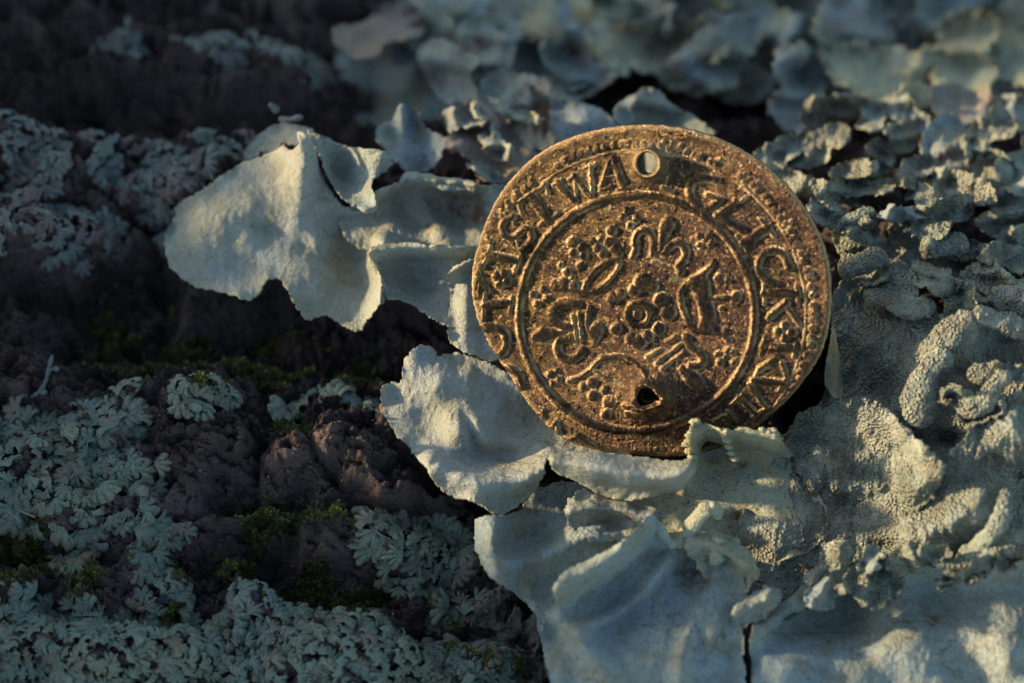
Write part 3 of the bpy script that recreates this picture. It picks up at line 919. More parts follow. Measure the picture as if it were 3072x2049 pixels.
for k, (pts, r) in enumerate([
    ([(2240, 724, .62), (2200, 752, .60), (2150, 788, .52), (2108, 826, .40)], 25),
    ([(2182, 808, .54), (2134, 842, .56), (2115, 890, .54), (2110, 950, .50), (2122, 982, .46)], 25),
    ([(1924, 622, .50), (1984, 604, .56), (2036, 582, .56)], 22),
    ([(1992, 660, .42), (2050, 692, .46), (2100, 710, .46), (2150, 702, .40)], 23),
    ([(2112, 572, .46), (2166, 566, .50), (2222, 558, .46)], 22),
    ([(2318, 858, .66), (2280, 886, .64), (2262, 926, .60), (2222, 944, .54), (2200, 916, .46)], 17),
    ([(2222, 850, .50), (2262, 862, .54), (2305, 840, .50)], 17),
    ([(2276, 690, .40), (2320, 680, .46), (2400, 696, .46)], 28),
    ([(2312, 1120, .48), (2304, 1190, .48), (2262, 1244, .46), (2196, 1288, .40)], 15),
    ([(2232, 716, .64), (2290, 736, .60), (2380, 768, .52)], 18),
    ([(1930, 560, .44), (1965, 552, .5), (2000, 548, .44)], 20),
    ([(2175, 880, .40), (2200, 872, .44), (2240, 900, .42)], 10),
]):
    make_roll(Cc, [(a, b_, c_ - .05) for a, b_, c_ in pts], r * 1.25, M['powder'], seed=60 + k, rough=.5, squash=.62)

# --- bottom right thallus
D = root("wavy_lichen", "blue-grey wavy lichen filling the bottom right corner", "lichen", w1(2000, 1450, 0.0))
make_lobe(D, [(1600, 1300), (1700, 1290), (1850, 1290), (1920, 1330), (1870, 1400), (1790, 1430), (1700, 1430), (1620, 1400)], 0.24, M['powder'], fine=1.0, seed=41, wrin=.05, stains=[(1660, 1330, 30, .3)])
make_lobe(D, [(1722, 1450), (1742, 1402), (1800, 1380), (1870, 1322), (1920, 1290), (1972, 1312), (2080, 1272), (2122, 1296), (2200, 1306), (2440, 1272), (2440, 1640), (1726, 1640), (1724, 1540), (1721, 1490)],
          0.34, M['under'], fine=.4, seed=42, wrin=.05, lift=.10, liftw=34, th=.05,
          feats=[('g', 1900, 1430, 110, 50, -.20), ('g', 1960, 1360, 40, 50, -.16), ('r', [(1740, 1450), (1830, 1390)], 26, .10), ('g', 1800, 1540, 70, 50, .12), ('g', 2180, 1380, 160, 60, -.10), ('g', 2080, 1500, 140, 60, .08), ('g', 2320, 1500, 60, 70, .14)],
          stains=[(2140, 1425, 18, .8), (1905, 1470, 10, .6), (2330, 1540, 20, .3), (2160, 1430, 10, .4)], rimtint=.2, label="broad cupped lobe in the corner")
make_lobe(D, [(1932, 1312), (1984, 1270), (2042, 1292), (2084, 1322), (2056, 1392), (1994, 1402), (1944, 1352)], 0.40, M['powder'], fine=1.0, edge=10, seed=43, wrin=.08, lift=.10, feats=[('g', 2010, 1330, 40, 40, .05)])
make_lobe(D, [(1842, 1372), (1872, 1330), (1912, 1312), (1934, 1350), (1904, 1404), (1862, 1404)], 0.42, M['under'], fine=1.0, edge=9, seed=44, wrin=.07, lift=.10, feats=[('r', [(1870, 1390), (1900, 1330)], 14, .06)])
make_lobe(D, [(1668, 1412), (1702, 1380), (1742, 1340), (1802, 1362), (1780, 1402), (1732, 1432), (1702, 1442)], 0.42, M['under'], fine=1.0, edge=9, seed=45, wrin=.07, feats=[('r', [(1690, 1405), (1760, 1370)], 18, .10)])
make_lobe(D, [(1880, 1290), (1886, 1262), (1905, 1238), (1940, 1236), (1962, 1268), (1940, 1304), (1900, 1314)], 0.46, M['powder'], fine=1.0, seed=46, wrin=.06, step=4, feats=[('g', 1922, 1270, 26, 26, .22)], label="round pale knob")
make_lobe(D, [(2068, 1300), (2076, 1260), (2090, 1236), (2110, 1262), (2130, 1310), (2100, 1320)], 0.40, M['powder'], fine=1.0, seed=47, wrin=.03, step=4, feats=[('r', [(2085, 1250), (2110, 1300)], 12, .12)])
make_roll(D, [(2030, 1290, .56), (2070, 1300, .52), (2070, 1320, .5)], 15, M['powder'], seed=81, rough=.35)
make_roll(D, [(2140, 1290, .46), (2190, 1300, .48), (2240, 1282, .50), (2300, 1262, .5), (2390, 1268, .46)], 14, M['powder'], seed=82, rough=.35)
make_roll(D, [(1850, 1340, .48), (1880, 1310, .5), (1900, 1300, .48)], 12, M['powder'], seed=83, rough=.3)

# --- out-of-focus lichens behind
E = root("leafy_lichen", "blurred bluish leafy lichen patch behind and left of the coin's top", "lichen", w1(1050, 200, -0.8))
make_lobe(E, [(750, 210), (770, 120), (790, 80), (870, 60), (900, 20), (950, -30), (1050, -60), (1200, -60), (1300, 0), (1400, 90), (1432, 150), (1400, 200), (1350, 180), (1272, 170), (1262, 240), (1180, 280),
              (1120, 330), (1020, 310), (950, 270), (870, 296), (800, 284), (762, 250)], -1.4, M['far'], seed=51, fine=.5, wrin=.09, step=8, tilt=(0, .9), lift=.12, liftw=50,
          feats=[('g', 1000, 170, 60, 50, -.15), ('g', 860, 220, 40, 60, -.12), ('r', [(900, 60), (1080, 60), (1200, 90)], 50, .16)], stains=[(975, 172, 22, 1.0), (985, 130, 14, .8), (1100, 200, 20, .4), (1130, 290, 40, .4), (920, 310, 20, .3)])
make_lobe(E, [(868, 110), (880, 60), (930, 70), (960, 110), (940, 150), (890, 150)], -1.1, M['far'], seed=52, step=8, wrin=.05, feats=[('g', 910, 110, 40, 40, .1)])
make_lobe(E, [(890, 10), (960, -20), (1110, 0), (1200, 50), (1200, 100), (1100, 120), (960, 90)], -1.3, M['far'], seed=57, step=8, wrin=.09, tilt=(0, .6))
make_lobe(E, [(858, 312), (870, 285), (900, 275), (912, 242), (936, 236), (962, 262), (985, 300), (1026, 310), (1022, 352), (985, 392), (940, 402), (905, 370), (880, 342)], 0.0, M['far'], seed=53, wrin=.05, lift=.12, th=.04,
          feats=[('g', 925, 280, 20, 60, .12), ('g', 950, 350, 50, 30, .06)], step=6.5)
make_lobe(E, [(1015, 325), (1040, 292), (1082, 272), (1078, 232), (1100, 222), (1122, 242), (1172, 282), (1202, 332), (1252, 362), (1230, 420), (1100, 420), (1082, 372), (1062, 352), (1020, 340)], -0.05, M['far'], seed=54, wrin=.06, lift=.10,
          feats=[('g', 1060, 330, 40, 30, .12), ('g', 1160, 370, 60, 40, .08), ('r', [(1092, 232), (1130, 290)], 16, .10)], stains=[(1140, 270, 22, .5), (1200, 400, 20, .4)], step=6.5)
make_lobe(E, [(1252, 232), (1322, 226), (1402, 262), (1424, 300), (1360, 350), (1272, 345)], -0.15, M['far'], seed=55, wrin=.06, lift=.1, step=6.5, feats=[('g', 1330, 280, 50, 30, .1)])
make_lobe(E, [(1392, 262), (1452, 212), (1500, 196), (1544, 240), (1602, 270), (1660, 310), (1560, 330), (1452, 310)], -0.25, M['far'], seed=56, wrin=.08, lift=.12, step=6.5, feats=[('r', [(1460, 230), (1540, 250)], 20, .12)],
          stains=[(1460, 290, 20, .5)])
make_lobe(E, [(1415, 330), (1450, 300), (1540, 295), (1600, 350), (1590, 430), (1500, 470), (1430, 430)], -0.05, M['powder'], seed=58, wrin=.05, lift=.05, step=7,
          feats=[('g', 1520, 380, 40, 50, .12), ('g', 1475, 380, 10, 40, -.12)])
make_roll(E, [(640, 258, .25), (618, 238, .3)], 7, M['twig'], name="curled_tip", seed=91)
make_roll(E, [(640, 272, .22), (665, 276, .26), (696, 268, .25)], 7, M['twig'], name="curled_tip", seed=92)
make_roll(E, [(1190, 190, -.2), (1215, 215, -.15), (1210, 245, -.2)], 12, M['far'], seed=93)

Fo = root("leafy_lichen", "far out-of-focus green-grey lichen along the top edge and upper right corner", "lichen", w1(1900, 100, -1.0))
for k, (poly, z, st_) in enumerate([
    ([(1250, -60), (1440, -60), (1520, 120), (1610, 190), (1400, 150), (1300, 80)], -2.0, []),
    ([(1430, -60), (1750, -60), (1762, 80), (1802, 150), (1782, 205), (1702, 250), (1650, 225), (1580, 170), (1520, 120), (1440, 60)], -1.9, [(1480, 60, 20, .4)]),
    ([(1750, -60), (2080, -60), (2102, 120), (2000, 190), (1930, 250), (1880, 290), (1840, 220), (1800, 120)], -1.9, [(1920, 180, 34, .7), (1940, 90, 22, .5)]),
    ([(2040, -60), (2440, -60), (2440, 440), (2330, 330), (2230, 240), (2130, 190), (2060, 80)], -1.7, [(2110, 110, 26, .6), (2300, 200, 26, .6)]),
    ([(1880, 130), (1980, 120), (2100, 190), (2210, 260), (2110, 310), (1980, 280), (1900, 240)], -1.7, [(1960, 200, 24, .7)]),
    ([(1560, 140), (1700, 120), (1790, 180), (1760, 235), (1690, 235), (1600, 200)], -1.5, [(1720, 220, 24, .5)]),
    ([(1150, 60), (1300, 60), (1400, 120), (1390, 170), (1260, 160), (1170, 120)], -1.5, []),
]):
    make_lobe(Fo, poly, z, M['far'], fine=.35, seed=110 + k * 7, wrin=.11, step=8, tilt=(0, .7), lift=.15, liftw=50, stains=st_, edge=9)


def scatter_lobes(parent, region, n, size, zf, mats, seed, step=7, lift=.14, fine=.6, edge=7, mind=.58, feat=.16):
    """small crumpled overlapping lobes filling a region (frame coordinates)"""
    r = np.random.default_rng(seed)
    A_ = np.array(region, float)
    pts = []
    tries = 0
    while len(pts) < n and tries < 6000:
        tries += 1
        x = r.uniform(A_[:, 0].min(), A_[:, 0].max()); y = r.uniform(A_[:, 1].min(), A_[:, 1].max())
        sz = r.uniform(*size)
        if not inside(np.array([x]), np.array([y]), region)[0]:
            continue
        if any(math.hypot(x - a, (y - b_) * 1.4) < mind * (sz + c_) * .5 for a, b_, c_ in pts):
            continue
        pts.append((x, y, sz))
    pts.sort(key=lambda p: p[1])
    for i, (x, y, sz) in enumerate(pts):
        a0 = r.uniform(0, 6.28)
        k = 12
        el = r.uniform(.55, .85); rot = r.uniform(-.5, .5)
        poly = []
        for q_ in range(k):
            a = 2 * math.pi * q_ / k
            rr_ = sz * (.55 + .28 * math.sin(2 * a + a0) * r.uniform(.3, 1) + r.uniform(-.13, .13))
            dx, dy = rr_ * math.cos(a), rr_ * math.sin(a) * el
            poly.append((x + dx * math.cos(rot) - dy * math.sin(rot), y + dx * math.sin(rot) + dy * math.cos(rot)))
        e1 = r.uniform(0, 6.28)
        fs = [('r', [(x + sz * .45 * math.cos(e1 + t_), y + sz * .35 * math.sin(e1 + t_)) for t_ in (-.7, 0, .7)], sz * .16, feat * r.uniform(.5, 1.3)),
              ('g', x + sz * r.uniform(-.2, .2), y + sz * r.uniform(-.15, .15), sz * .3, sz * .22, r.uniform(-.6, .4) * feat),
              ('r', [(x - sz * .3, y + sz * r.uniform(-.2, .2)), (x + sz * .3, y + sz * r.uniform(-.2, .2))], sz * .12, feat * r.uniform(.1, .6))]
        st_ = [(x + sz * r.uniform(-.3, .3), y + sz * r.uniform(-.2, .2), sz * .18, r.uniform(.3, .9))] if r.random() < .35 else []
        make_lobe(parent, poly, zf(x, y) + r.uniform(-.05, .08), mats[r.integers(len(mats))], seed=int(seed * 31 + i * 5), crim=.03, step=step, lift=lift * r.uniform(.4, 1.3), liftw=20, wrin=.07,
                  fine=fine, edge=edge, feats=fs, stains=st_, tilt=(r.uniform(-.6, .6), r.uniform(-.2, .9)), rimtint=r.uniform(0, .5))


zback = lambda x, y: -1.75 + 0.0042 * y - 0.0003 * (x - 1500) * 0
scatter_lobes(Fo, [(1250, -40), (2400, -40), (2400, 420), (2200, 250), (1900, 300), (1850, 220), (1650, 230), (1400, 150)], 20, (150, 270), zback, [M['far'], M['far'], M['frill'], M['under']], 5, step=8, feat=.26, edge=15)
scatter_lobes(E, [(780, 230), (800, 110), (900, 40), (1150, -20), (1300, 60), (1400, 170), (1270, 250), (1130, 320), (980, 290)], 7, (110, 190), lambda x, y: -1.3 + .0035 * y, [M['far'], M['under']], 6, step=7.5, feat=.18)
scatter_lobes(E, [(1020, 330), (1100, 230), (1250, 240), (1330, 270), (1200, 330), (1180, 400), (1080, 400)], 6, (60, 100), lambda x, y: -.15 + .0008 * (y - 200), [M['far'], M['smooth']], 8, step=6, feat=.16)

Gk = root("knobbly_lichen", "crumpled granular lichen with sunlit tips at the right edge, above the rolled margins", "lichen", w1(2050, 360, -.2))
scatter_lobes(Gk, [(1760, 370), (1800, 340), (1870, 320), (1900, 260), (1970, 225), (2060, 245), (2130, 260), (2200, 230), (2290, 300), (2340, 380), (2330, 430), (2240, 470), (2190, 500), (2090, 500), (2000, 490), (1940, 500), (1870, 510), (1840, 470), (1790, 420)],
              22, (85, 150), lambda x, y: -.5 + .0033 * (y - 230), [M['powder'], M['powder'], M['far']], 9, step=5.5, lift=.10, fine=.9, feat=.15, mind=.7)
scatter_lobes(Cc, [(1930, 480), (2080, 500), (2230, 520), (2400, 480), (2400, 760), (2280, 700), (2200, 700), (2100, 660), (1990, 620), (1930, 600)], 10, (80, 140), lambda x, y: .22 + .0004 * (y - 500), [M['powder']], 10, step=5, lift=.10, fine=1.2, feat=.17, mind=.8)
scatter_lobes(Cc, [(2150, 860), (2230, 880), (2400, 820), (2400, 1080), (2280, 1020), (2180, 1040)], 3, (60, 100), lambda x, y: .40, [M['powder']], 12, step=4.4, lift=.10, fine=1.2, feat=.13, mind=.8)
scatter_lobes(D, [(1880, 1270), (2080, 1260), (2400, 1240), (2400, 1310), (2100, 1340), (1960, 1360), (1880, 1340)], 7, (50, 85), lambda x, y: .46, [M['powder'], M['under']], 14, step=4.6, lift=.12, fine=1.2, feat=.14, mind=.9)


# ------------------------------------------------------------------ small-lobed lichens hugging the bark
LEAVES = []
rl = np.random.default_rng(77)
for k_ in range(22):
    nt_ = int(rl.integers(3, 6))
    na, nr = 37, 8
    half = math.radians(rl.uniform(55, 85))
    th_ = np.linspace(-half, half, na)
    ph_ = rl.uniform(-.25, .25)
    u_ = (th_ / half + 1) / 2 * nt_ + ph_
    lob = np.abs(np.sin(np.pi * u_)) ** .42
    amp = 0.62 + .38 * np.interp(th_, np.linspace(-half, half, nt_ + 1), rl.uniform(.1, 1, nt_ + 1))
    Rb = amp * (.72 + .30 * lob) * (1 - .12 * (th_ / half) ** 2) + .02 * rl.normal(size=na)
    notch = 1 - lob
    vs = []
    for q_ in range(nr + 1):
        s_ = q_ / nr
        rr_ = .10 + (Rb - .10) * s_
        squeeze = .55 + .45 * s_ ** .7
        zz_ = .20 * math.sin(math.pi * min(s_, 1) * .9) - .10 * s_ ** 5 + .13 * (lob - .75) * s_ + .025 * rl.normal(size=na) * s_ - .10 * notch * s_ ** 2
        if q_ == nr:
            zz_ = zz_ - .01
        vs.append(np.stack([rr_ * np.cos(th_ * squeeze), rr_ * np.sin(th_ * squeeze), zz_], 1))
    vs.append(vs[-1] * np.array([.97, .97, 1]) - np.array([0, 0, .09]))
    vs.append(vs[-2] * np.array([.75, .75, 1]) - np.array([0, 0, .16]))
    LEAVES.append((np.concatenate(vs), grid_faces(na, nr + 3), np.concatenate([np.full(na, q_ / nr) for q_ in range(nr + 1)] + [np.ones(na)] * 2)))
LEAF_MESH = {}


def smooth_ground(x, y):
    acc = 0
    for dx, dy in ((0, 0), (.05, 0), (-.05, 0), (0, .05), (0, -.05)):
        acc = acc + terrain(x + dx, y + dy, True)
    return acc / 5


def rosette(name, label, poly, mat, lumps=False, **kw):
    if lumps:
        return crusty(name, label, poly, mat, **kw)
    return leafy(name, label, poly, mat, **kw)


def leafy(name, label, poly, mat, cell=.07, h=.03, base=.03, seed=1, centre=None, z=0.0, drop=0.0, group=None, cat="lichen", step=None, sub_=None, size=None):
    """overlapping thin fan-shaped lobes, tips pointing out from the middle, laid on the bark"""
    r_ = np.random.default_rng(seed + 500)
    P = wl(chaikin(poly, 1), z)
    A_ = np.array(P)
    x0, y0 = A_.min(0); x1, y1 = A_.max(0)
    c = A_.mean(0) if centre is None else w1(centre[0], centre[1], z)[:2]
    L = cell * 2.3
    sp = cell * .78
    cand = r_.uniform((x0, y0), (x1, y1), (int(9 * (x1 - x0) * (y1 - y0) / sp ** 2), 2))
    sd_ = sdf(cand[:, 0], cand[:, 1], P) + cell * 1.3 * perlin(cand[:, 0] / (cell * 3), cand[:, 1] / (cell * 3), seed + 3)
    ok = (sd_ > -cell * .1) & (perlin(cand[:, 0] / (cell * 3.2), cand[:, 1] / (cell * 3.2), seed + 31) > -.62 + drop)
    cand = cand[ok]; sd_ = sd_[ok]
    grid = {}
    pts = []
    for (a, b_), d_ in zip(cand, sd_):
        ss = sp * (1.25 if d_ < L else .85)
        gx_, gy_ = int(a / sp), int(b_ / sp)
        if any((a - u) ** 2 + (b_ - v) ** 2 < ss * ss for i_ in (-2, -1, 0, 1, 2) for j_ in (-2, -1, 0, 1, 2) for u, v in grid.get((gx_ + i_, gy_ + j_), ())):
            continue
        grid.setdefault((gx_, gy_), []).append((a, b_))
        pts.append((a, b_, d_))
    p = np.array(pts)
    e = .09
    zc = smooth_ground(p[:, 0], p[:, 1])
    gx_ = (smooth_ground(p[:, 0] + e, p[:, 1]) - smooth_ground(p[:, 0] - e, p[:, 1])) / (2 * e)
    gy_ = (smooth_ground(p[:, 0], p[:, 1] + e) - smooth_ground(p[:, 0], p[:, 1] - e)) / (2 * e)
    gx_ = np.clip(gx_, -.9, .9) * .8; gy_ = np.clip(gy_, -.9, .9) * .8
    loc = np.array([p[:, 0].mean(), p[:, 1].mean(), zc.min()])
    R_ = root(name, label, cat, loc, group)
    order = np.argsort(p[:, 1])          # nearest the camera first
    rest = []
    for rank, i_ in enumerate(order):
        a, b_, d_ = p[i_]
        ang = math.atan2(b_ - c[1], a - c[0]) + r_.normal(0, .45 if d_ < L else .9)
        s_ = L * r_.uniform(.75, 1.25) * (1.1 if d_ < L else .72)
        n_ = Vector((-gx_[i_], -gy_[i_], 1)).normalized()
        xd = Vector((math.cos(ang), math.sin(ang), 0)); xd = (xd - n_ * xd.dot(n_)).normalized()
        yd = n_.cross(xd)
        pit = r_.uniform(.02, .22); rol = r_.normal(0, .12)
        rot = Matrix((xd, yd, n_)).transposed() @ Matrix.Rotation(pit, 3, 'Y') @ Matrix.Rotation(rol, 3, 'X')
        pos = np.array([a, b_, zc[i_]]) - np.array(xd) * s_ * .45 + np.array(n_) * (.030 + r_.uniform(0, .03) + min(max(d_, 0), .25) * .06)
        k_ = int(r_.integers(len(LEAVES)))
        M4 = Matrix.Translation(Vector(pos)) @ rot.to_4x4() @ Matrix.Diagonal((s_, s_ * r_.uniform(.8, 1.15), s_ * .8, 1))
        if rank < 300:
            key = (k_, mat.name)
            if key not in LEAF_MESH:
                v_, f_, t_ = LEAVES[k_]
                o = mk("lobe", v_, f_, mat, None, None, {'stain': .0 * t_, 'rim': .35 * t_ ** 6})
                LEAF_MESH[key] = o.data
                bpy.data.objects.remove(o)
            o = bpy.data.objects.new("lobe", LEAF_MESH[key])
            link(o)
            o.parent = R_
            o.matrix_local = Matrix.Translation(-Vector(loc)) @ M4
        else:
            rest.append((k_, np.array(M4)))
    if rest:
        Vs = []; Fs = []; As = []
        off = 0
        for k_, m_ in rest:
            v_, f_, t_ = LEAVES[k_]
            Vs.append(v_ @ m_[:3, :3].T + m_[:3, 3]); Fs.append(f_ + off); As.append(t_); off += len(v_)
        t_ = np.concatenate(As)
        mk("inner_lobes", np.concatenate(Vs), np.concatenate(Fs), mat, R_, None, {'stain': 0 * t_, 'rim': .35 * t_ ** 6})['kind'] = 'stuff'
    print(name, label[:30], len(p))
    return R_


def crusty(name, label, poly, mat, cell=0.10, h=0.05, base=0.03, seed=1, centre=None, step=0.011, groups=0.5, sub_=0.6, z=0.0, group=None, drop=0.0, cat="lichen", lumps=True):
    """crowded small lobes: cells drawn out away from the centre, each bulging, split into lobe parts"""
    P = wl(chaikin(poly, 1), z)
    A_ = np.array(P)
    x0, y0 = A_.min(0) - .2; x1, y1 = A_.max(0) + .2
    gx = np.arange(x0, x1, step); gy = np.arange(y0, y1, step)
    X, Y = np.meshgrid(gx, gy)
    X = X.ravel(); Y = Y.ravel()
    if centre is None:
        c = A_.mean(0)
    else:
        c = w1(centre[0], centre[1], z)[:2]
    wx = X + cell * .75 * fbm(X / cell * .4, Y / cell * .4, 2, seed); wy = Y + cell * .75 * fbm(X / cell * .4, Y / cell * .4, 2, seed + 1)
    dx = wx - c[0]; dy = wy - c[1]
    rr = np.hypot(dx, dy) + 1e-3
    an = np.arctan2(dy, dx)
    # plain cells near the centre, cells stretched along the radius toward the margin
    u = wx / cell; v_ = wy / cell
    f1, f2, cid, cx, cy = voronoi(u, v_, seed + 10)
    ccx = cx * cell; ccy = cy * cell
    big1, big2, bid, bx, by = voronoi(ccx / (cell * 4.2), ccy / (cell * 4.2), seed + 20)
    keep_c = sdf(ccx, ccy, P) + cell * 1.6 * perlin(ccx / (cell * 3.2), ccy / (cell * 3.2), seed + 21) > 0
    if drop:
        keep_c &= (perlin(ccx / (cell * 2.4), ccy / (cell * 2.4), seed + 31) > -0.75 + drop)
    e = f2 - f1
    # fine secondary wrinkles running outwards
    wr = np.sin(an * rr.clip(0.2) / cell * 5.0 + 3 * perlin(X / cell, Y / cell, seed + 3))
    g1, g2, gid, _, _ = voronoi(wx / cell * 2.3, wy / cell * 2.3, seed + 40)
    bulge = 1 - np.exp(-e / 0.22)
    b2 = 1 - np.exp(-(g2 - g1) / 0.25)
    # long folds fanning out from the middle
    lr = np.log(rr.clip(.12)) * 3.6 + .5 * perlin(X / cell * .5, Y / cell * .5, seed + 60)
    la = an * 11 + .9 * perlin(X / cell * .45, Y / cell * .45, seed + 61)
    k1, k2, kid, _, _ = voronoi(lr, la, seed + 62)
    fold = 1 - np.exp(-(k2 - k1) / 0.2)
    m1, m2, mid_, _, _ = voronoi(lr * 2.2 + .4 * perlin(X / cell, Y / cell, seed + 70), la * 2.4, seed + 63)
    fold2 = 1 - np.exp(-(m2 - m1) / 0.28)
    Tf = terrain(X, Y, True)
    g2d = Tf.reshape(len(gy), len(gx))
    for _ in range(2):
        for ax in (0, 1):
            k_ = 4
            pd = np.pad(g2d, [(k_ + 1, k_) if ax == 0 else (0, 0), (k_ + 1, k_) if ax == 1 else (0, 0)], mode='edge')
            cs = np.cumsum(pd, axis=ax)
            g2d = (np.take(cs, np.arange(2 * k_ + 1, cs.shape[ax]), axis=ax) - np.take(cs, np.arange(0, cs.shape[ax] - 2 * k_ - 1), axis=ax)) / (2 * k_ + 1)
    T = np.maximum(np.minimum(g2d.ravel(), Tf + .045), Tf + .002)
    FT = np.full(X.shape, -1.0); FI = np.zeros(X.shape)
    nx_, ny_ = len(gx), len(gy)
    rf = np.random.default_rng(seed + 900)
    pp = []
    sp_ = cell * 1.25
    for _ in range(int(5 * (x1 - x0) * (y1 - y0) / sp_ ** 2)):
        a_ = rf.uniform(x0, x1); b_ = rf.uniform(y0, y1)
        if all((a_ - p_[0]) ** 2 + (b_ - p_[1]) ** 2 > sp_ ** 2 for p_ in pp):
            pp.append((a_, b_))
    pp = np.array(pp)
    sd_ = sdf(pp[:, 0], pp[:, 1], P)
    dr_ = perlin(pp[:, 0] / (cell * 4), pp[:, 1] / (cell * 4), seed + 31) > -0.75 + drop
    pk = [(a_, b_, d_) for (a_, b_), d_, k_ in zip(pp, sd_, dr_) if d_ > cell * .5 and k_]
    for (a_, b_, d_) in pk:
        out_ = math.atan2(b_ - c[1], a_ - c[0]) + rf.normal(0, .55)
        rid_ = rf.random(); zo = rf.uniform(0, 1) * h * .45 + np.clip(d_, 0, .3) * .10
        big_ = rf.uniform(.8, 1.3) * (1.3 if d_ < cell * 2.2 else .8)
        for q_ in range(rf.integers(3, 6)):
            an_ = out_ + (q_ - 2) * rf.uniform(.38, .6)
            L_ = cell * rf.uniform(1.0, 1.9) * big_
            w0_ = cell * .30 * big_; w1_ = cell * rf.uniform(.40, .58) * big_
            ex, ey = a_ + L_ * math.cos(an_), b_ + L_ * math.sin(an_)
            i0 = max(0, int((min(a_, ex) - w1_ - .02 - x0) / step)); i1 = min(nx_, int((max(a_, ex) + w1_ + .02 - x0) / step) + 2)
            j0 = max(0, int((min(b_, ey) - w1_ - .02 - y0) / step)); j1 = min(ny_, int((max(b_, ey) + w1_ + .02 - y0) / step) + 2)
            if i1 <= i0 or j1 <= j0:
                continue
            jj, ii = np.meshgrid(np.arange(j0, j1), np.arange(i0, i1), indexing='ij')
            ind = (jj * nx_ + ii).ravel()
            xx = wx[ind] * .25 + X[ind] * .75; yy_ = wy[ind] * .25 + Y[ind] * .75
            vx_, vy_ = ex - a_, ey - b_
            t_ = np.clip(((xx - a_) * vx_ + (yy_ - b_) * vy_) / (vx_ * vx_ + vy_ * vy_), 0, 1)
            dd_ = np.hypot(xx - a_ - t_ * vx_, yy_ - b_ - t_ * vy_)
            W_ = w0_ + (w1_ - w0_) * t_ ** 1.5
            s_ = W_ - dd_
            ok = s_ > 0
            hh = zo + h * .75 * (1 - np.clip(dd_ / W_, 0, 1) ** 3) - h * .25 * np.exp(-(dd_ / (.22 * W_)) ** 2) * (1 - t_) + h * .35 * t_
            old = FT[ind]
            up_ = ok & (hh > old)
            FT[ind] = np.where(up_, hh, old); FI[ind] = np.where(up_, rid_, FI[ind])
    zone = sstep(-.15, .25, perlin(X / (cell * 5), Y / (cell * 5), seed + 64))     # leafy here, lumpy there
    relief = (bulge * (0.35 + 0.5 * cid) + sub_ * 0.5 * b2 * bulge) * (1 - .65 * zone) + (fold * (.5 + .4 * kid) + .45 * fold2) * zone
    inner_ = sdf(X, Y, P) > cell * 2.2
    lumpy_ = inner_ & (zone < .5) & lumps
    base2 = np.where(lumpy_, h * relief + h * .35, -1.0)
    cover = np.maximum(FT, base2)
    keep_c = cover > -.5
    top = T + base + cover * 1.0 + 0.006 * perlin(X / .03, Y / .03, seed + 65)
    top = top + 0.015 * perlin(X / (cell * 4), Y / (cell * 4), seed + 6)
    low = Tf - 0.015
    edge_in = sdf(ccx, ccy, P)
    Z = np.where(keep_c, np.maximum(top, Tf + .008), low)
    nx, ny = len(gx), len(gy)
    F = grid_faces(nx, ny)
    kf = keep_c[F].sum(1) >= 2
    F = F[kf]
    V = np.stack([X, Y, Z], 1)
    used, inv = np.unique(F.ravel(), return_inverse=True)
    F = inv.reshape(F.shape); V = V[used]
    NN = vnormals(V, F)
    gidn = bid[used][F[:, 0]]
    loc = V.mean(0); loc[2] = V[:, 2].min()
    r_ = root(name, label, cat, loc, group)
    st = np.clip(perlin(V[:, 0] * 3.1, V[:, 1] * 3.6, seed + 50) - .45, 0, 1) * 1.3
    st = np.maximum(st, .55 * np.exp(-np.abs(edge_in[used]) / .03) * sstep(-.1, .5, perlin(V[:, 0] * 1.7, V[:, 1] * 1.7, seed + 51)))
    at = {'stain': st, 'rim': np.zeros(len(V))}
    small = []
    for q in np.unique(gidn):
        s = gidn == q
        if s.sum() < 60:
            small.append(q); continue
        v2, f2_, n2, a2 = sub(V, F, s, NN, at)
        mk("lobe", v2, f2_, mat, r_, n2, a2)
    if small:
        s = np.isin(gidn, small)
        v2, f2_, n2, a2 = sub(V, F, s, NN, at)
        mk("margin_fragments", v2, f2_, mat, r_, n2, a2)["kind"] = "stuff"
    return r_


rosette("shield_lichen", "small-lobed grey-green rosette lichen on the bark at the left edge, lower half",
        [(-60, 960), (40, 930), (60, 960), (150, 960), (210, 925), (290, 935), (330, 910), (360, 960), (300, 1010), (330, 1060), (380, 1080), (360, 1140), (340, 1190), (400, 1195), (450, 1190), (440, 1215),
         (380, 1215), (370, 1260), (390, 1300), (330, 1310), (300, 1300), (280, 1260), (300, 1230), (220, 1210), (190, 1240), (180, 1310), (100, 1310), (90, 1270), (140, 1230), (60, 1190), (-60, 1180)],
        M['rosette'], cell=0.072, h=.03, drop=.12, seed=5, centre=(160, 1090))
rosette("shield_lichen", "wide sheet of small-lobed pale green lichen along the bottom left edge",
        [(-60, 1350), (60, 1350), (180, 1370), (250, 1400), (300, 1460), (360, 1480), (440, 1460), (480, 1470), (500, 1400), (580, 1355), (640, 1370), (720, 1400), (800, 1430), (900, 1440), (1010, 1450), (1050, 1480), (1150, 1510), (1240, 1560), (1280, 1640),
         (-60, 1640)], M['rosette'], cell=0.070, h=.03, seed=9, centre=(260, 1560))
rosette("shield_lichen", "ragged lichen lobe reaching up from the bottom sheet beside the mossy hollow",
        [(240, 1390), (330, 1350), (390, 1310), (405, 1340), (395, 1400), (430, 1420), (440, 1450), (380, 1460), (320, 1440), (280, 1440)],
        M['rosette'], cell=0.07, h=.03, seed=13, centre=(280, 1450))
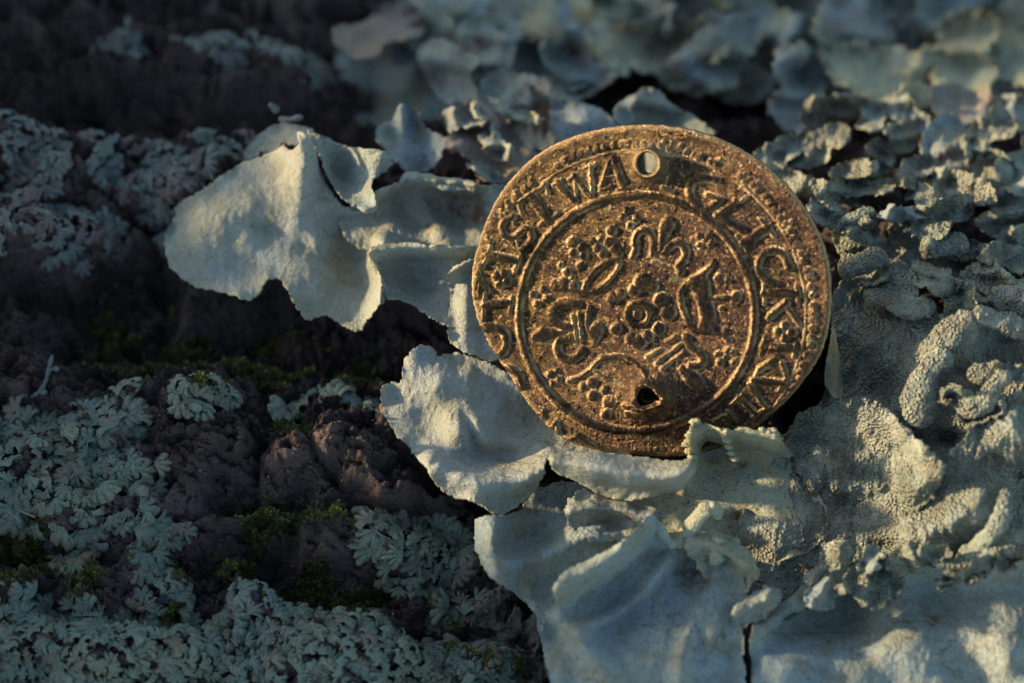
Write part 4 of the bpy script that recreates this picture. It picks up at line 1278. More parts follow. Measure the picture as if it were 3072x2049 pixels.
rosette("shield_lichen", "small green crinkled lichen patch under the brown bark knob",
        [(805, 1230), (830, 1180), (900, 1155), (960, 1180), (1010, 1160), (1080, 1175), (1100, 1190), (1090, 1240), (1100, 1290), (1020, 1330), (980, 1340), (900, 1310), (880, 1270), (830, 1270)],
        M['rosette'], cell=0.066, h=.03, drop=.1, seed=17, centre=(960, 1240))
rosette("shield_lichen", "thin scattered lichen scraps above the bottom sheet, near its right end",
        [(980, 1290), (1060, 1300), (1130, 1350), (1200, 1420), (1260, 1520), (1200, 1530), (1120, 1490), (1040, 1450), (1000, 1400), (970, 1350)],
        M['rosette'], cell=0.07, h=.045, seed=19, drop=.55)
rosette("warty_crust", "brown warty crust beside the big wavy lobe at the bottom",
        [(1080, 1330), (1120, 1330), (1170, 1360), (1220, 1400), (1240, 1470), (1200, 1480), (1140, 1440), (1100, 1400)],
        M['wart'], cell=0.055, h=.06, lumps=True, seed=23)
rosette("crustose_lichen", "blurred mottled lichen crust on the upper left bark ridge",
        [(170, 270), (240, 265), (330, 280), (430, 250), (520, 250), (590, 280), (580, 340), (520, 370), (420, 420), (370, 500), (340, 490), (330, 420), (250, 400), (180, 380), (200, 320)],
        M['crust'], cell=0.065, h=.05, seed=27, drop=.35, z=.1)
rosette("crustose_lichen", "mottled pink-grey lichen crust at the left edge below the upper ridge",
        [(-60, 260), (80, 270), (160, 290), (160, 370), (120, 420), (40, 430), (-60, 420)],
        M['crust'], cell=0.06, h=.05, seed=29, drop=.4, z=.1)
rosette("crustose_lichen", "knobbly pale lichen clump on the left bark shoulder above the dark furrow",
        [(-60, 450), (60, 440), (150, 470), (250, 470), (275, 510), (245, 550), (200, 545), (150, 580), (90, 560), (20, 560), (-60, 550)],
        M['crust'], cell=0.06, h=.05, drop=.3, seed=33, z=.05)
rosette("crustose_lichen", "pale scaly lichen strip behind the rounded bark knob",
        [(618, 912), (660, 900), (690, 880), (740, 868), (800, 880), (880, 890), (890, 930), (870, 960), (850, 930), (780, 905), (720, 900), (690, 930), (670, 940)],
        M['rosette'], cell=0.07, h=.045, seed=37, z=.1)
rosette("crustose_lichen", "tiny pale lichen cluster at the foot of the bark block, left of centre",
        [(410, 930), (440, 900), (420, 890), (540, 900), (545, 960), (480, 980), (430, 985), (410, 960)],
        M['rosette'], cell=0.06, h=.04, seed=39, drop=.3)
rosette("knobbly_lichen", "small ochre lichen lumps behind the coin's upper right rim",
        [(1600, 290), (1650, 270), (1740, 290), (1760, 330), (1700, 360), (1640, 330)],
        M['frill'], cell=0.13, h=.12, base=.15, lumps=True, seed=47, z=-.1, step=.017)
rosette("crustose_lichen", "grey lichen scraps on the blurred bark at the top left",
        [(100, 40), (320, 20), (520, 50), (700, 30), (800, 90), (600, 130), (360, 110), (160, 110)],
        M['crust'], cell=0.10, h=.05, seed=49, drop=.55, z=-.5, step=.018)


# ------------------------------------------------------------------ moss
def moss(label, lines, n, w, seed, z=-.5, hs=.038):
    n = int(n * 1.3)
    r = np.random.default_rng(seed)
    pts = []
    for poly in lines:
        P = wl(poly, z)
        for _ in range(n // len(lines)):
            i = r.integers(len(P) - 1); t_ = r.random()
            pts.append((P[i][0] * (1 - t_) + P[i + 1][0] * t_ + r.normal(0, w), P[i][1] * (1 - t_) + P[i + 1][1] * t_ + r.normal(0, w * .8)))
    pts = np.array(pts)
    dens = perlin(pts[:, 0] * 3.2, pts[:, 1] * 3.6, seed) + .35 * perlin(pts[:, 0] * 9, pts[:, 1] * 9, seed + 1)
    pts = pts[dens > 0.08]
    zz = terrain(pts[:, 0], pts[:, 1])
    m = len(pts); k = 3
    P0 = np.repeat(np.column_stack([pts, zz - .01]), k, 0)
    M_ = len(P0)
    az = r.random(M_) * 6.283; ln = hs * (0.5 + r.random(M_)); tl = 0.25 + r.random(M_) * .7
    d = np.column_stack([np.cos(az) * np.sin(tl), np.sin(az) * np.sin(tl), np.cos(tl)])
    s = np.column_stack([-np.sin(az), np.cos(az), np.zeros(M_)])
    wd = (ln * .22)[:, None]
    mid = P0 + d * (ln * .55)[:, None]
    tip = P0 + d * ln[:, None] + np.array([0, 0, -1]) * (ln * .15)[:, None]
    V = np.stack([P0, mid + s * wd, tip, mid - s * wd], 1).reshape(-1, 3)
    F = np.arange(M_ * 4).reshape(-1, 4)
    o = mk("moss", V, F, M['moss'], None, smooth=False)
    o['kind'] = 'stuff'
    o['label'] = label
    o['category'] = 'moss'
    o['group'] = 'moss patches in the bark furrows'
    return o


moss("dark green moss along the deep furrow left of the coin", [[(150, 790), (300, 790), (480, 830), (700, 860), (920, 880)], [(240, 750), (420, 770), (640, 800)], [(330, 870), (400, 880)], [(500, 880), (860, 900)]], 16000, .12, 1, -.6)
moss("yellow-green moss in the hollow below the bark plates", [[(560, 1300), (640, 1330), (780, 1340), (900, 1370), (1000, 1410)], [(590, 1220), (620, 1270)], [(680, 1290), (780, 1270)]], 11000, .13, 2, -.2)
moss("moss tufts between the two left-hand rosette lichens", [[(-40, 1300), (100, 1330), (260, 1335), (400, 1300)], [(400, 1380), (440, 1440)], [(0, 1230), (80, 1260)]], 9000, .10, 3, -.2)
moss("moss tufts beside the ragged scraps at the bottom centre", [[(1040, 1430), (1120, 1470), (1230, 1540)], [(1010, 1400), (1090, 1450)]], 4000, .08, 4, -.1)
moss("little moss cushion beside the rounded bark knob", [[(650, 970), (690, 990)], [(470, 890), (500, 900)]], 900, .05, 5, .0)


# ------------------------------------------------------------------ small loose things
def strand(parent, pts, r, mat, name, seed=1):
    return make_roll(parent, pts, r, mat, name=name, seed=seed, rough=.15, squash=1.0)


t = root("lichen_strand", "thin branching pale lichen strand on the bark left of the mossy furrow", "lichen", w1(100, 860, -.1))
strand(t, [(70, 912, .0), (92, 900, .04), (104, 880, .05), (112, 850, .05), (120, 815, .04)], 5, M['twig'], "stem")
strand(t, [(112, 852, .05), (124, 846, .06), (136, 850, .05)], 5, M['twig'], "side_branch", 2)
strand(t, [(88, 898, .04), (100, 904, .05), (106, 896, .05)], 6, M['twig'], "side_branch", 3)
for k, (pts, lab) in enumerate([([(16, 1172, .1), (50, 1200, .14)], "dry tan fibre lying at the left edge beside the rosette lichen, left one"),
                                ([(34, 1168, .12), (82, 1188, .16)], "dry tan fibre lying across the rosette lichen's left side, longer one")]):
    o = strand(None, pts, 2.2, M['needle'], "dry_fibre", 5 + k)
    o['label'] = lab; o['category'] = "fibre"; o['group'] = "dry fibres by the left rosette lichen"


def crumbs(label, region, n, size, seed, mat, z=0.0, sink=.3, lobez=None):
    r_ = np.random.default_rng(seed)
    A_ = np.array(region, float)
    V = []; F = []
    base = np.array([(1, 0, 0), (-1, 0, 0), (0, 1, 0), (0, -1, 0), (0, 0, 1), (0, 0, -1)], float)
    tri = [(0, 2, 4), (2, 1, 4), (1, 3, 4), (3, 0, 4), (2, 0, 5), (1, 2, 5), (3, 1, 5), (0, 3, 5)]
    k = 0
    while k < n:
        x = r_.uniform(A_[:, 0].min(), A_[:, 0].max()); y = r_.uniform(A_[:, 1].min(), A_[:, 1].max())
        if not inside(np.array([x]), np.array([y]), region)[0]:
            continue
        p = w1(x, y, z)
        zz = float(terrain(np.array([p[0]]), np.array([p[1]]))[0])
        s_ = r_.uniform(*size) * np.array([r_.uniform(.6, 1.8), r_.uniform(.5, 1.2), r_.uniform(.3, .8)])
        a = r_.uniform(0, 6.28)
        b_ = base * s_ * r_.uniform(.7, 1.3, (6, 1))
        b_ = np.stack([b_[:, 0] * math.cos(a) - b_[:, 1] * math.sin(a), b_[:, 0] * math.sin(a) + b_[:, 1] * math.cos(a), b_[:, 2]], 1)
        i0 = len(V)
        V.extend(b_ + np.array([p[0], p[1], zz + s_[2] * sink]))
        F.extend([tuple(i0 + q_ for q_ in f_) for f_ in tri])
        k += 1
    o = mk("bark_crumbs", np.array(V), np.array(F), mat, smooth=False)
    o['kind'] = 'stuff'; o['label'] = label; o['category'] = 'debris'


crumbs("small bark crumbs and grit scattered over the bark plates left of the coin", [(0, 850), (900, 880), (1060, 1160), (1000, 1420), (420, 1450), (0, 1330)], 900, (.006, .02), 3, M['bark'])
crumbs("pale grit specks caught on the lower left bark and lichen", [(0, 950), (900, 900), (1060, 1200), (1200, 1540), (0, 1540)], 350, (.004, .010), 4, M['rosette'], sink=.9)

# apothecia: black fruiting discs on the small-lobed lichens (parts)
def disc_on(parent, x, y, r, z=0.0):
    p = w1(x, y, z)
    R = r * 7.2 / 2351
    zz = float(terrain(np.array([p[0]]), np.array([p[1]]))[0]) + .10
    n = 18
    V = [(p[0], p[1], zz + .0)]
    prof = [(.55, .004), (.85, .012), (1.05, .016), (1.15, .0), (1.0, -.03)]
    for (a, b_) in prof:
        for k in range(n):
            an = 2 * math.pi * k / n
            q = R * a * (1 + .10 * math.sin(3 * an + x))
            V.append((p[0] + q * math.cos(an), p[1] + q * math.sin(an), zz + b_))
    F4 = []; F3 = []
    for k in range(n):
        F3.append((0, 1 + k, 1 + (k + 1) % n))
        for j in range(len(prof) - 1):
            F4.append((1 + j * n + k, 1 + (j + 1) * n + k, 1 + (j + 1) * n + (k + 1) % n, 1 + j * n + (k + 1) % n))
    return mk("fruiting_disc", np.array(V), [np.array(F4), np.array(F3)], M['black'], parent)


roots = [o for o in bpy.data.objects if o.name.startswith("shield_lichen")]
for (x, y, r, k) in [(140, 1115, 7, 0), (110, 1245, 10, 0), (417, 1477, 8, 1), (314, 1504, 5, 1), (590, 1395, 8, 1), (621, 1408, 4, 1), (375, 1370, 10, 2), (99, 1540, 7, 1), (530, 1470, 5, 1)]:
    disc_on(roots[k], x, y, r)

# ------------------------------------------------------------------ the coin
ncam = np.array([-0.19, -0.12, 0.0]); ncam[2] = math.sqrt(1 - ncam[0] ** 2 - ncam[1] ** 2)
CN = ncam[0] * RVEC + ncam[1] * UVEC + ncam[2] * CVEC
CQ = W(2030, 1372, 0.30)[0]
Z1 = lambda x, y: (1360 + x / 2.8, 340 + y / 2.8)
Z2 = lambda x, y: (1900 + x / 2.8, 340 + y / 2.8)
Z3 = lambda x, y: (1360 + x / 2.8, 840 + y / 2.8)
Z4 = lambda x, y: (1900 + x / 2.8, 840 + y / 2.8)
q = lambda Z, pts: [Z(a, b) for a, b in pts]

OUT = [(1411, 850), (1420, 780), (1440, 710), (1466, 640), (1505, 570), (1555, 510), (1620, 455), (1700, 415), (1780, 390), (1860, 378), (1940, 373), (2020, 378), (2100, 396), (2180, 424), (2260, 468), (2330, 522),
       (2390, 590), (2440, 660), (2475, 740), (2492, 820), (2495, 900), (2488, 980), (2470, 1050), (2430, 1120), (2370, 1195), (2300, 1262), (2220, 1320), (2130, 1360), (2040, 1376), (1950, 1370),
       (1860, 1358), (1780, 1345), (1700, 1318), (1640, 1270), (1580, 1200), (1530, 1130), (1480, 1060), (1440, 985), (1420, 920)]
HOLE1 = [(1949 + 31 * math.cos(a), 488 + 33 * math.sin(a)) for a in np.linspace(0, 2 * math.pi, 24, endpoint=False)]
HOLE2 = q(Z4, [(48, 930), (75, 880), (125, 860), (180, 880), (225, 925), (258, 965), (255, 995), (205, 1010), (150, 1040), (90, 1050), (52, 1020), (40, 975)])

g = 2.35
gx = np.arange(1400, 2510, g); gy = np.arange(362, 1392, g)
X, Y = np.meshgrid(gx, gy)
shp = X.shape
X = X.ravel(); Y = Y.ravel()
H = np.zeros(len(X)); RID = np.zeros(len(X), int); WORN_HI = np.zeros(len(X))
NAMES = {0: "coin_field"}
wear = 0.72 + 0.35 * perlin(X / 140, Y / 140, 3) + 0.22 * perlin(X / 40, Y / 40, 4)
wear = np.clip(wear, 0.48, 1.15)
jx = X + 2.2 * perlin(X / 14, Y / 14, 61) + 1.2 * perlin(X / 6, Y / 6, 62)
jy = Y + 2.2 * perlin(X / 14, Y / 14, 63) + 1.2 * perlin(X / 6, Y / 6, 64)
_next = [1]


def stamp(name, shapes, h=8.0, soft=5.5):
    h *= 1.35; soft *= 1.3
    """shapes: ('s', pts, halfwidth) stroke | ('p', poly) filled | ('d', x, y, r) | ('n', poly) cut out, all in coin drawing units"""
    rid = _next[0]; _next[0] += 1
    NAMES[rid] = name
    D_ = np.full(len(X), -99.0)
    allp = []
    for s in shapes:
        pts = [s[1:3]] if s[0] == 'd' else s[1]
        allp += [(p[0], p[1]) for p in pts]
    a = np.array(allp)
    pad = 70
    m = (X > a[:, 0].min() - pad) & (X < a[:, 0].max() + pad) & (Y > a[:, 1].min() - pad) & (Y < a[:, 1].max() + pad)
    mi = np.nonzero(m)[0]
    x = jx[mi]; y = jy[mi]
    D = np.full(len(mi), -99.0)
    for s in shapes:
        if s[0] == 's':
            pp = chaikin(s[1], 2, False) if len(s[1]) > 2 else s[1]
            D = np.maximum(D, s[2] - line_dist(x, y, pp))
        elif s[0] == 'p':
            D = np.maximum(D, sdf(x, y, chaikin(s[1], 1)))
        elif s[0] == 'd':
            D = np.maximum(D, s[3] - np.hypot(x - s[1], y - s[2]))
        elif s[0] == 'n':
            D = np.minimum(D, -sdf(x, y, chaikin(s[1], 1)))
    t_ = sstep(-soft * .5, soft, D)
    hh = h * t_ * wear[mi] + 1.2 * np.clip(D / 14, 0, 1)
    up = hh > H[mi]
    H[mi] = np.where(up, hh, H[mi])
    RID[mi] = np.where(up & (D > soft * .45), rid, RID[mi])
    WORN_HI[mi] = np.where(up & (D > -soft), np.exp(-((D - .1 * soft) / (.5 * soft)) ** 2), WORN_HI[mi])  # relief slopes marked for painted highlights and edge wear


S = lambda Z, pts, w: ('s', q(Z, pts), w / 2.8 * .97)
Pg = lambda Z, pts: ('p', q(Z, pts))
Cut = lambda Z, pts: ('n', q(Z, pts))
Dk = lambda Z, x, y, r: ('d',) + Z(x, y) + (r / 2.8,)
CX, CY = 1910, 938

# inner circle
stamp("inner_ring", [('s', [(CX + 354 * math.cos(a) * (1 + .006 * math.sin(3 * a)), CY + 354 * math.sin(a)) for a in np.linspace(0, 2 * math.pi, 60)], 11.5)], 9, 6)
# legend: GLICK . KVM(T) ... GOT . IST WA
stamp("letter", [S(Z1, [(1315, 385), (1235, 620)], 20), S(Z1, [(1335, 375), (1430, 610)], 32), S(Z1, [(1230, 645), (1320, 612)], 15), S(Z1, [(1380, 640), (1500, 612)], 17), S(Z1, [(1280, 530), (1390, 520)], 12)])
stamp("letter", [S(Z1, [(875, 580), (1020, 735)], 33), S(Z1, [(1030, 735), (1020, 540)], 15), S(Z1, [(1015, 520), (1150, 690)], 33), S(Z1, [(1165, 690), (1150, 440)], 20), S(Z1, [(835, 602), (905, 552)], 12),
                 S(Z1, [(965, 555), (1040, 505)], 12), S(Z1, [(1100, 462), (1190, 430)], 15)])
stamp("letter", [S(Z1, [(545, 745), (765, 605)], 24), S(Z1, [(650, 690), (800, 895)], 44), S(Z1, [(725, 930), (870, 850)], 18), S(Z1, [(545, 745), (570, 830)], 18), S(Z1, [(760, 600), (800, 670)], 15)])
stamp("letter", [S(Z1, [(500, 870), (430, 885), (400, 960), (430, 1035), (510, 1050), (560, 1000), (600, 960), (650, 985), (665, 1050), (620, 1110), (570, 1140)], 30), S(Z1, [(480, 860), (510, 930)], 14), S(Z1, [(530, 1070), (575, 1180)], 12)])
stamp("letter", [S(Z1, [(290, 1185), (530, 1240)], 38), S(Z1, [(310, 1110), (262, 1255)], 18), S(Z1, [(560, 1195), (508, 1335)], 18)])
stamp("quatrefoil", [Dk(Z1, 365, 1370, 42), Dk(Z1, 430, 1350, 42), Dk(Z1, 450, 1410, 42), Dk(Z1, 390, 1435, 42)])
stamp("letter", [S(Z1, [(225, 1400), (210, 1540)], 18), S(Z1, [(220, 1400), (290, 1490)], 24)])
stamp("letter", [S(Z3, [(262, 110), (250, 330)], 17), S(Z3, [(262, 210), (480, 190)], 36), S(Z3, [(485, 145), (470, 275)], 18)])
stamp("letter", [S(Z3, [(250, 400), (350, 390), (440, 440), (455, 540), (400, 630), (315, 660)], 38)])
stamp("letter", [S(Z3, [(405, 745), (480, 735), (560, 800), (575, 890), (530, 960), (450, 985)], 34), S(Z3, [(400, 730), (440, 810)], 14)])
stamp("letter", [S(Z3, [(560, 1030), (640, 1140)], 27), S(Z3, [(660, 1165), (770, 1090)], 20), S(Z3, [(770, 1085), (760, 1215)], 20)], 7)
stamp("letter", [S(Z3, [(800, 1285), (880, 1180)], 22), S(Z3, [(880, 1180), (905, 1300)], 22)], 7)
stamp("letter", [S(Z3, [(920, 1362), (1060, 1290)], 22), S(Z3, [(1060, 1300), (1200, 1385)], 22)], 6)
stamp("letter", [S(Z2, [(700, 560), (580, 530), (500, 560), (465, 640), (490, 730), (560, 800), (640, 800), (720, 735)], 38), S(Z2, [(615, 680), (740, 725)], 24)])
stamp("letter", [S(Z2, [(705, 850), (930, 985)], 36), S(Z2, [(720, 830), (860, 735)], 24), S(Z2, [(900, 735), (960, 700)], 14)])
stamp("letter", [S(Z2, [(925, 1085), (1125, 965)], 46), S(Z2, [(870, 1030), (962, 1160)], 18), S(Z2, [(1070, 890), (1185, 1030)], 20)])
stamp("letter", [S(Z2, [(1300, 1290), (1270, 1185), (1180, 1140), (1085, 1175), (1040, 1265), (1075, 1370), (1190, 1425)], 34), Dk(Z2, 1310, 1285, 40)])
stamp("letter", [S(Z4, [(1100, 110), (1375, 112)], 38), S(Z4, [(1090, 45), (1100, 195)], 17), S(Z4, [(1365, 55), (1385, 180)], 18), S(Z4, [(1140, 310), (1285, 185)], 34), S(Z4, [(1290, 230), (1395, 370)], 22)])
stamp("quatrefoil", [Dk(Z4, 1220, 430, 46), Dk(Z4, 1280, 385, 46), Dk(Z4, 1330, 435, 46), Dk(Z4, 1275, 480, 46)])
stamp("letter", [S(Z4, [(1090, 560), (1355, 572)], 36), S(Z4, [(1098, 480), (1068, 625)], 15), S(Z4, [(1360, 530), (1345, 640)], 18), S(Z4, [(1060, 750), (1200, 640)], 30), S(Z4, [(1250, 690), (1290, 810)], 22)])
stamp("letter", [S(Z4, [(1010, 840), (1255, 865)], 34), S(Z4, [(975, 875), (1115, 1090)], 24), S(Z4, [(1270, 830), (1215, 940)], 17), S(Z4, [(1035, 770), (1000, 860)], 14), S(Z4, [(1090, 1100), (1140, 1080)], 16)])
stamp("letter", [S(Z4, [(880, 985), (1020, 1130)], 28), S(Z4, [(812, 1055), (910, 960)], 18), S(Z4, [(790, 1115), (850, 1215)], 20), S(Z4, [(990, 1165), (1060, 1110)], 16)])
stamp("letter", [S(Z4, [(680, 1190), (760, 1150)], 20), S(Z4, [(720, 1180), (780, 1260)], 22)])
stamp("pellet", [('s', [Z2(250, 620), Z2(320, 655)], 7)])
# central rosette
stamp("rosette", [('d', 1912 + a, 942 + b_, c_) for a, b_, c_ in [(15, -95, 28), (-10, -72, 20), (44, -84, 20), (72, -42, 25), (92, -4, 25), (64, 44, 22), (30, 66, 20), (4, 84, 24), (-20, 74, 18), (-64, 44, 18), (-74, -48, 20), (-50, -62, 16)]]
      + [('n', [(1912 + 46 * math.cos(a), 942 + 46 * math.sin(a)) for a in np.linspace(0, 6.283, 24, endpoint=False)])], 6.5)
stamp("centre_ring", [('s', [(1912 + 33 * math.cos(a), 942 + 34 * math.sin(a)) for a in np.linspace(0, 2 * math.pi, 30)], 7)], 9, 4)
stamp("centre_pellet", [('d', 1911, 941, 15)], 7)
# fleurs-de-lis
stamp("fleur_de_lis", [Pg(Z2, [(290, 845), (355, 945), (295, 1035), (245, 1175), (195, 1175), (210, 1010), (228, 900)]), S(Z2, [(262, 1160), (320, 1095), (395, 1080), (450, 1150), (425, 1240), (370, 1275), (395, 1330)], 36),
                       S(Z2, [(160, 1180), (172, 1060), (125, 975), (40, 985), (5, 1070), (25, 1140), (-5, 1205)], 32), S(Z2, [(175, 1200), (310, 1245)], 14), S(Z2, [(165, 1245), (300, 1295)], 14)], 9)
stamp("fleur_de_lis", [Pg(Z3, [(638, 480), (720, 388), (800, 400), (970, 432), (850, 495), (775, 535), (700, 520)]), S(Z3, [(985, 395), (880, 380), (815, 295), (850, 210), (950, 180), (1045, 205)], 38),
                       S(Z3, [(975, 485), (885, 500), (865, 590), (930, 665), (1030, 660), (1080, 590)], 38), S(Z3, [(1000, 300), (1035, 515)], 15), S(Z3, [(1048, 285), (1078, 525)], 15),
                       S(Z3, [(1135, 220), (1112, 380), (1190, 530)], 16), Pg(Z3, [(1120, 400), (1200, 335), (1265, 380), (1235, 500), (1185, 535)])], 9)
stamp("fleur_de_lis", [S(Z4, [(440, 480), (480, 560), (560, 600), (590, 660), (560, 720), (480, 725)], 38), S(Z4, [(240, 745), (420, 600)], 16), S(Z4, [(190, 695), (395, 540)], 16), S(Z4, [(110, 645), (230, 580)], 16),
                       S(Z4, [(285, 515), (350, 480)], 24), Pg(Z4, [(370, 720), (455, 705), (600, 820), (625, 970), (540, 930), (450, 885), (400, 800)])], 8)
# crowns
stamp("crown", [Pg(Z1, [(1050, 1520), (1100, 1385), (1200, 1262), (1320, 1200), (1400, 1200), (1425, 1260), (1350, 1370), (1270, 1470), (1180, 1520)]), Cut(Z1, [(1110, 1480), (1180, 1360), (1300, 1270), (1378, 1250), (1340, 1340), (1220, 1450)]),
                Dk(Z1, 1000, 1085, 52), Dk(Z1, 1080, 1130, 48), Dk(Z1, 1010, 1170, 42), Dk(Z1, 1095, 1190, 40), Dk(Z1, 1180, 1070, 38), Dk(Z1, 1240, 1055, 34), Dk(Z1, 1215, 1130, 46), Dk(Z1, 1330, 985, 48),
                Dk(Z1, 1310, 1080, 52), Dk(Z1, 1355, 1135, 45), Dk(Z1, 1255, 1180, 40), Dk(Z1, 1390, 1180, 34), Dk(Z1, 900, 1275, 28), Dk(Z1, 955, 1330, 42), Dk(Z1, 925, 1425, 58), Dk(Z1, 855, 1440, 50), Dk(Z1, 1010, 1445, 48),
                S(Z1, [(850, 1460), (1060, 1500)], 34)], 8)
stamp("crown", [Pg(Z2, [(672, 1205), (600, 1300), (420, 1405), (368, 1490), (365, 1560), (400, 1690), (470, 1830), (560, 1860), (720, 1865), (805, 1950), (810, 1850), (700, 1810), (685, 1620), (640, 1500), (650, 1440), (610, 1370), (690, 1260)]),
                Cut(Z4, [(418, 70), (470, 55), (522, 150), (558, 280), (548, 380), (500, 375), (440, 260), (418, 150)]), Dk(Z2, 715, 1385, 42), Dk(Z2, 790, 1400, 30), Dk(Z4, 862, 140, 50), Dk(Z4, 770, 430, 38), Dk(Z4, 800, 500, 32),
                Dk(Z4, 735, 240, 24), S(Z4, [(650, 160), (850, 140)], 26)], 8)
stamp("crown", [S(Z3, [(970, 845), (1100, 800), (1180, 720), (1240, 650)], 22), S(Z3, [(1180, 760), (1300, 830), (1420, 880)], 16), S(Z3, [(1250, 660), (1400, 640), (1540, 700), (1620, 780)], 30), Dk(Z3, 1165, 860, 48), Dk(Z3, 1090, 890, 36),
                Dk(Z3, 1180, 965, 50), Dk(Z3, 1280, 920, 42), Dk(Z3, 1312, 1020, 58), Dk(Z3, 1290, 1120, 48), Dk(Z3, 1400, 960, 34), Dk(Z3, 1468, 1045, 42), Dk(Z3, 1480, 1115, 34)], 6.5)
# little crosses at the crown tips, pellets
stamp("cross_pattern", [Dk(Z1, 1425, 870, 36), Dk(Z1, 1485, 940, 34), Dk(Z1, 1535, 890, 36), Dk(Z1, 1450, 815, 28), Dk(Z1, 1480, 885, 26)])
stamp("cross_pattern", [Dk(Z2, 550, 1030, 30), Dk(Z2, 560, 1105, 32), Dk(Z2, 632, 1030, 30), Dk(Z2, 645, 1095, 28), Dk(Z2, 595, 1065, 20)])
stamp("cross_pattern", [Dk(Z3, 668, 120, 38), Dk(Z3, 748, 82, 36), Dk(Z3, 700, 200, 38), Dk(Z3, 780, 155, 36), Cut(Z3, [(700, 120), (735, 115), (730, 150), (705, 155)])])
stamp("cross_pattern", [Dk(Z4, 728, 690, 38), Dk(Z4, 790, 590, 34), Dk(Z4, 835, 605, 30), Dk(Z4, 842, 690, 32), Dk(Z4, 705, 620, 28), Dk(Z4, 770, 645, 24)])
stamp("cross_pattern", [Dk(Z3, 815, 790, 38), Dk(Z3, 885, 830, 32), Dk(Z3, 840, 865, 30), Dk(Z3, 870, 760, 24)], 6)
stamp("pellet", [Dk(Z1, 1070, 1280, 42)], 6)
stamp("pellet", [Dk(Z1, 1000, 1385, 30)], 5)
# beaded border
bd = []
rad = lambda a: 505 + 22 * math.cos(a) ** 2 * (1 if math.cos(a) > 0 else -.7)
rb = np.random.default_rng(4)
for k in range(128):
    a = 2 * math.pi * (k + rb.normal(0, .13)) / 128
    r_ = rad(a) + rb.normal(0, 2.5)
    if perlin(np.array([k * .11]), np.array([2.2]), 33)[0] < -.25:
        continue
    bd.append(('d', CX + r_ * math.cos(a), CY + r_ * math.sin(a), rb.uniform(9, 13)))
    if rb.random() < .45:
        bd.append(('s', [(CX + (r_ - 4) * math.cos(a), CY + (r_ - 4) * math.sin(a)), (CX + (r_ + 14) * math.cos(a + .012), CY + (r_ + 14) * math.sin(a + .012))], 6))
NB = _next[0]
stamp("beaded_border", bd, 7, 5)
stamp("border_line", [('s', [(CX + (rad(a) - 19) * math.cos(a), CY + (rad(a) - 19) * math.sin(a)) for a in np.linspace(-2.2, 1.1, 60)], 4)], 3.5, 4)

SO = sdf(X, Y, chaikin(OUT, 2)) + 1.6 * perlin(X / 30, Y / 30, 9) + 1.1 * perlin(X / 9, Y / 9, 10)
S1 = -sdf(X, Y, HOLE1) + 1.2 * perlin(X / 8, Y / 8, 12)
S2 = 5 - sdf(X, Y, chaikin(HOLE2, 1)) + 2.6 * perlin(X / 9, Y / 9, 13)
# flatten the design where the border and rim fade, and round the outer edge
H *= sstep(0, 14, SO)
H += 0.0 * SO
H += -9 * np.exp(-np.clip(SO, 0, 99) / 5.0)
H += 2.5 * np.exp(-((SO - 16) / 10) ** 2) * (0.6 + .8 * perlin(X / 60, Y / 60, 15))
# lips pushed up round the punched holes
d1 = np.hypot(X - 1950, (Y - 489) * .96)
lip1 = np.exp(-np.clip(S1 - 4, 0, 99) / 11)
H = H * (1 - .85 * np.exp(-(np.clip(S1, 0, 999) / 30) ** 2)) + 20 * lip1 + 14 * np.exp(-((S1 - 8) / 5) ** 2) + 20 * np.exp(-(np.clip(S1, 0, 999) / 40) ** 2)
lip2 = np.exp(-np.clip(S2 - 5, 0, 99) / 15)
H = H * (1 - .9 * np.exp(-(np.clip(S2, 0, 999) / 36) ** 2)) + 30 * np.exp(-((S2 - 11) / 6.5) ** 2) * (1 + .9 * perlin(X / 14, Y / 14, 19)) + 24 * lip2 * (1 + .35 * perlin(X / 10, Y / 10, 17)) + 38 * np.exp(-(np.clip(S2, 0, 999) / 62) ** 2)
for s_, nm, cut in ((S1, "hole_lip", 14), (S2, "hole_lip", 17)):
    rid = _next[0]; _next[0] += 1
    NAMES[rid] = nm
    RID[s_ < cut] = rid
RIM = _next[0]; NAMES[RIM] = "coin_edge"
# gentle bending of the flan and surface grain
H += -50 * sstep(1080, 1400, Y) * ((X - 1950) / 300)
H += 9 * perlin((X - 1400) / 520, (Y - 360) / 520, 21) + 3.0 * perlin(X / 170, Y / 170, 22)
gr = 0.6 * perlin(X / 12, Y / 12, 23) + 0.6 * perlin(X / 6.3, Y / 6.3, 24)
pits = -2.4 * sstep(.45, .8, perlin(X / 9, Y / 9, 25) + .35 * perlin(X / 30, Y / 30, 26))
lump = 2.6 * sstep(.42, .8, perlin(X / 10 + 7, Y / 10, 27)) * sstep(-.1, .5, perlin(X / 80, Y / 80, 28))
WORN_HI = np.clip(WORN_HI * (.55 + .8 * perlin(X / 60, Y / 60, 71)) , 0, 1)
WORN_HI = np.maximum(WORN_HI, .95 * np.exp(-np.clip(SO - 2, 0, 99) / 5))  # outer rim brightened in colour as a highlight
WORN_HI = np.maximum(WORN_HI, .8 * np.exp(-np.clip(np.minimum(S1, S2) - 2, 0, 99) / 15))  # bright ring painted round the holes to highlight the lips
smooth_ = np.where(RID > 0, .4, 1.0) * (1 - .5 * WORN_HI)
H += (gr + pits + lump) * smooth_

# hairline crack near the lower hole
H -= 3.0 * np.exp(-(line_dist(jx, jy, q(Z4, [(395, 690), (470, 760), (590, 810), (600, 890), (620, 960)])) / 2.4) ** 2)

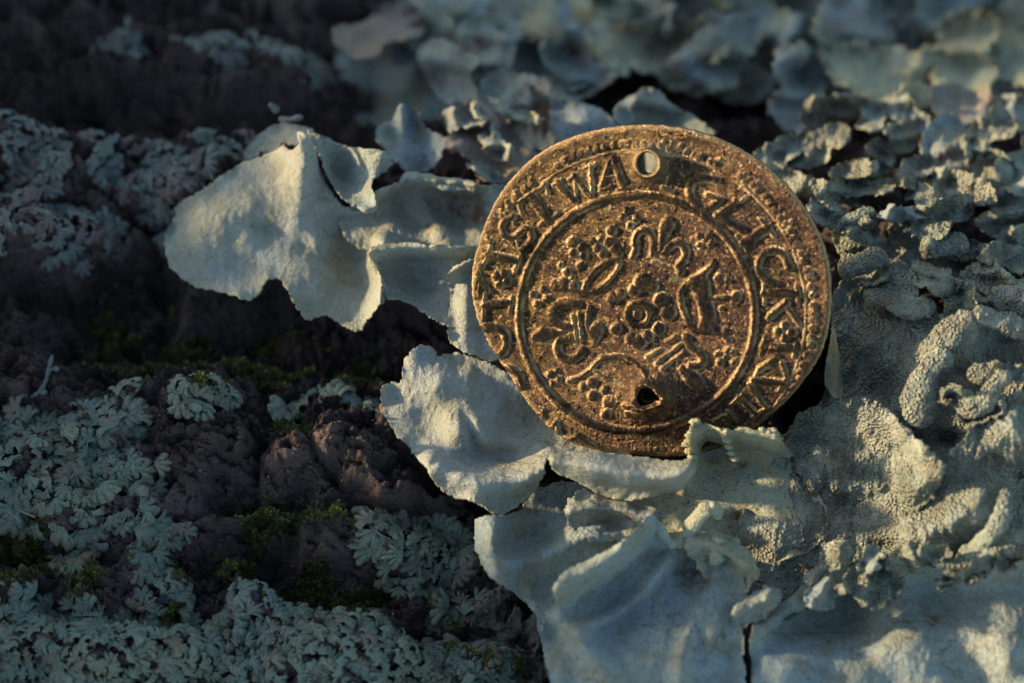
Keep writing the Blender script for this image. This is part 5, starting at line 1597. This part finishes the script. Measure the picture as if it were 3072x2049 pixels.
U2 = 7.2 / 3072     # one drawing unit in cm at the focus distance
F = grid_faces(shp[1], shp[0])
mins = np.minimum(np.minimum(SO, S1), S2)
keep = (mins[F] > -.62 * g).all(1) & ((mins[F] > 0).sum(1) >= 2)
F = F[keep]
for S_ in (SO, S1, S2):
    A2 = S_.reshape(shp)
    gyy, gxx = np.gradient(A2, g)
    m_ = (S_ < 0) & (S_ > -2 * g)
    X = np.where(m_, X - np.clip(S_, -g, 0) * gxx.ravel(), X)
    Y = np.where(m_, Y - np.clip(S_, -g, 0) * gyy.ravel(), Y)
d = rays(X, Y)
tt = ((CQ - CAM) @ CN) / (d @ CN)
V = CAM[None, :] + d * tt[:, None] + CN[None, :] * (H * U2)[:, None]
fr = RID[F]
frid = np.sort(fr, 1)[:, 2]
F = F[:, ::-1]
PT = np.clip(sstep(1500, 2150, X + .5 * (Y - 900)) + .5 * perlin(X / 160, Y / 160, 44), 0, 1)
used, inv = np.unique(F.ravel(), return_inverse=True)
F = inv.reshape(F.shape); V = V[used]; PT = PT[used]; WORN_HI = WORN_HI[used]
NN = vnormals(V, F)
base_pt = W(1950, 1366, 0.27)[0]
coin = root("pierced_coin", "old bronze coin with two punched holes, raised legend, fleurs-de-lis and crowns, leaning on the lichen", "coin", base_pt)
lowest = 0
mats = {0: M['coin']}
field_obj = None
for rid in np.unique(frid):
    v2, f2_, n2, a2 = sub(V, F, frid == rid, NN, {'patina': PT, 'worn_highlight': WORN_HI})
    nm = NAMES[int(rid)]
    mm = M['coin'] if nm in ("coin_field", "hole_lip", "beaded_border", "border_line") else M['coin_relief']
    o_ = mk(nm, v2, f2_, mm, coin, n2, a2)
    if nm in ("beaded_border", "border_line"):
        o_["kind"] = "stuff"
# edge and back
n = len(V)
e = np.concatenate([F[:, [0, 1]], F[:, [1, 2]], F[:, [2, 3]], F[:, [3, 0]]])
key = np.sort(e, 1)
kk = key[:, 0].astype(np.int64) * n + key[:, 1]
u, idx, cnt = np.unique(kk, return_index=True, return_counts=True)
be = e[idx[cnt == 1]]
THK = 0.075
bu, binv = np.unique(be.ravel(), return_inverse=True)
be2 = binv.reshape(be.shape)
top = V[bu]
tz = (top - CQ) @ CN
flat = top - CN[None, :] * (tz + THK)[:, None]
mid = top - CN[None, :] * ((tz + THK) * .5)[:, None]
m = len(bu)
VV = np.concatenate([top, mid, flat])
side = np.concatenate([np.stack([be2[:, 1], be2[:, 0], be2[:, 0] + m, be2[:, 1] + m], 1), np.stack([be2[:, 1] + m, be2[:, 0] + m, be2[:, 0] + 2 * m, be2[:, 1] + 2 * m], 1)])
mk("coin_edge", VV, side, M['coin'], coin)
# plain back
Vb = V - CN[None, :] * (((V - CQ) @ CN) + THK)[:, None]
mk("coin_back", Vb, F[:, ::-1], M['coin'], coin)
